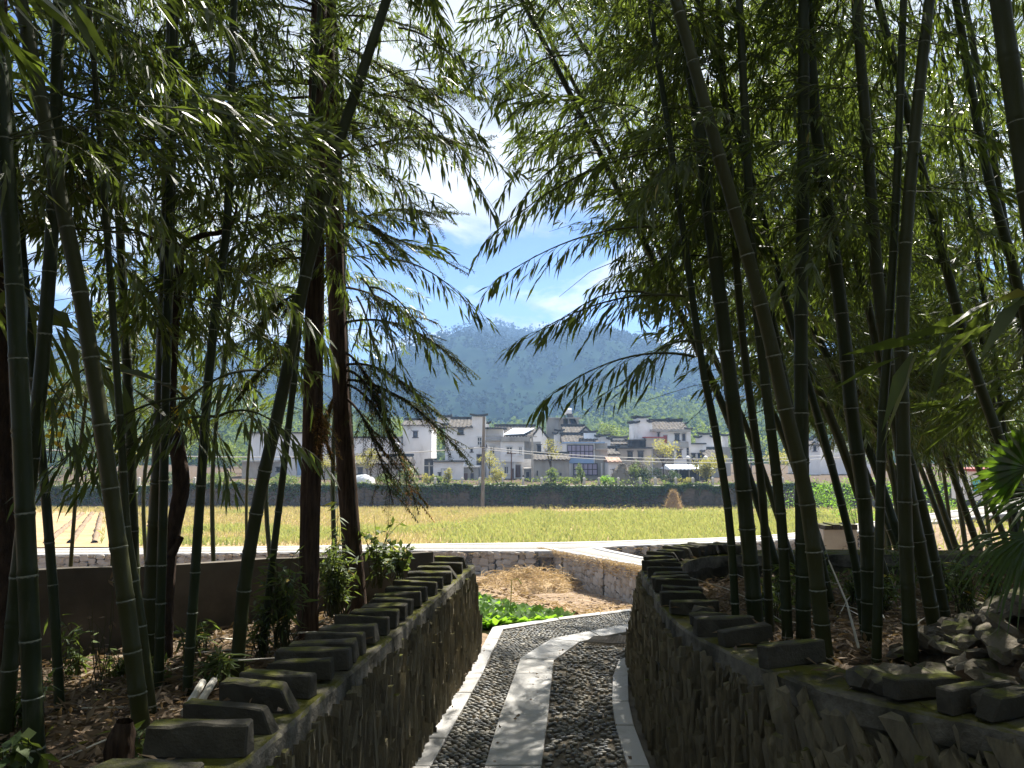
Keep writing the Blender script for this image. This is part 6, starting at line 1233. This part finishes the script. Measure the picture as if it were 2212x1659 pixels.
def fan_leaf(parent, c, u, v, R0, a0, a1, n, droop, width, name='fan_leaf'):
    """palm fan: segments spread from c in the plane (u,v), each a folded tapering strip"""
    V, F = [], []; nn = np.cross(u, v)
    for k in range(n):
        a = a0 + (a1 - a0) * k / (n - 1); d = u * math.cos(a) + v * math.sin(a); s = -u * math.sin(a) + v * math.cos(a); L = R0 * random.uniform(.88, 1.05); rows = []
        for f in (0.02, .3, .55, .8, 1.0):
            w = width * (f / .55 if f < .55 else max(.06, (1 - f) / .45 * .9 + .05)); p = c + d * L * f - np.array([0, 0, 1]) * droop * L * f ** 2.5 + nn * .01 * (k % 2); rows.append((p + s * w, p + nn * w * .5, p - s * w))
        b = len(V)
        for q in rows: V += list(q)
        for i in range(4): F += [(b + 3 * i, b + 3 * i + 1, b + 3 * i + 4, b + 3 * i + 3), (b + 3 * i + 1, b + 3 * i + 2, b + 3 * i + 5, b + 3 * i + 4)]
    return mk(name, V, F, 'palm_leaf', parent)
pb = P(2420, 1400, 3.9); pb[2] = .7; palm = empty('fan_palm', pb, 'fan palm with one sunlit and one drooping dark leaf at right edge', 'palm'); crown = np.array([pb[0], pb[1], 1.95])
MB().tube([pb - [0, 0, .2], pb + [0, 0, .6], crown], [.075, .08, .07], 10).build('trunk', 'palm_fibre', palm)
X_, Z_, Y_ = np.array([1.0, 0, 0]), np.array([0, 0, 1.0]), np.array([0, 1.0, 0])
def leaf_at(px, py, D, R0, a0, a1, n, droop, width, tilt=.0, turn=.0):
    c = P(px, py, D); u = X_ * math.cos(turn) + Y_ * math.sin(turn); v = Z_ * math.cos(tilt) + Y_ * math.sin(tilt); o = fan_leaf(palm, c, u, v, R0, a0, a1, n, droop, width); 
    m = (crown + c) / 2 + np.array([0, 0, .06]); MB().tube([crown, m, c], [.012, .01, .008], 5).build('petiole', 'palm_leaf', palm)
leaf_at(2216, 1008, 3.7, .31, 1.0, 4.3, 24, .10, .026, tilt=-.5, turn=.2)
leaf_at(2235, 1158, 3.5, .42, 2.75, 4.0, 16, .55, .013, tilt=1.0, turn=.15)
leaf_at(2262, 1070, 3.9, .40, 2.3, 4.2, 14, .35, .015, tilt=1.0)
leaf_at(2330, 960, 3.9, .42, .2, 4.5, 20, .3, .016, tilt=.4)
# low wall stub with capping stones on the lane beyond the right bamboo, teal booth far right
t = empty('stub_wall', P(1815, 1160, 15), 'short pale stone wall stub with cap stones beyond the right bamboo', 'wall'); t['kind'] = 'thing'
a = P(1778, 1135, 15); b = P(1852, 1168, 15); MB().box((a[0], 15, b[2] - .6), (b[0], 15.4, a[2] - .08)).build('body', 'concrete', t)
for k in range(4): x0 = a[0] + (b[0] - a[0]) * k / 4; MB().box((x0 + .01, 14.95, a[2] - .078), (x0 + (b[0] - a[0]) / 4 - .01, 15.45, a[2] + .02 * (k % 2))).build('cap_stone', 'coping', t)
t = empty('roadside_booth', P(2130, 1062, 34), 'small teal and white booth beside the road behind the palm', 'booth'); a = P(2095, 1018, 34); b = P(2165, 1066, 34)
MB().box((a[0], 34, b[2] - .3), (b[0], 35.5, a[2])).build('body', 'white_paint', t); MB().box((a[0] + .1, 33.94, b[2] + .1), (a[0] + .65, 33.99, a[2] - .35)).build('panel', 'teal_paint', t); MB().box((a[0] - .2, 33.7, a[2] + .003), (b[0] + .2, 35.8, a[2] + .12)).build('roof', 'red_trim', t)
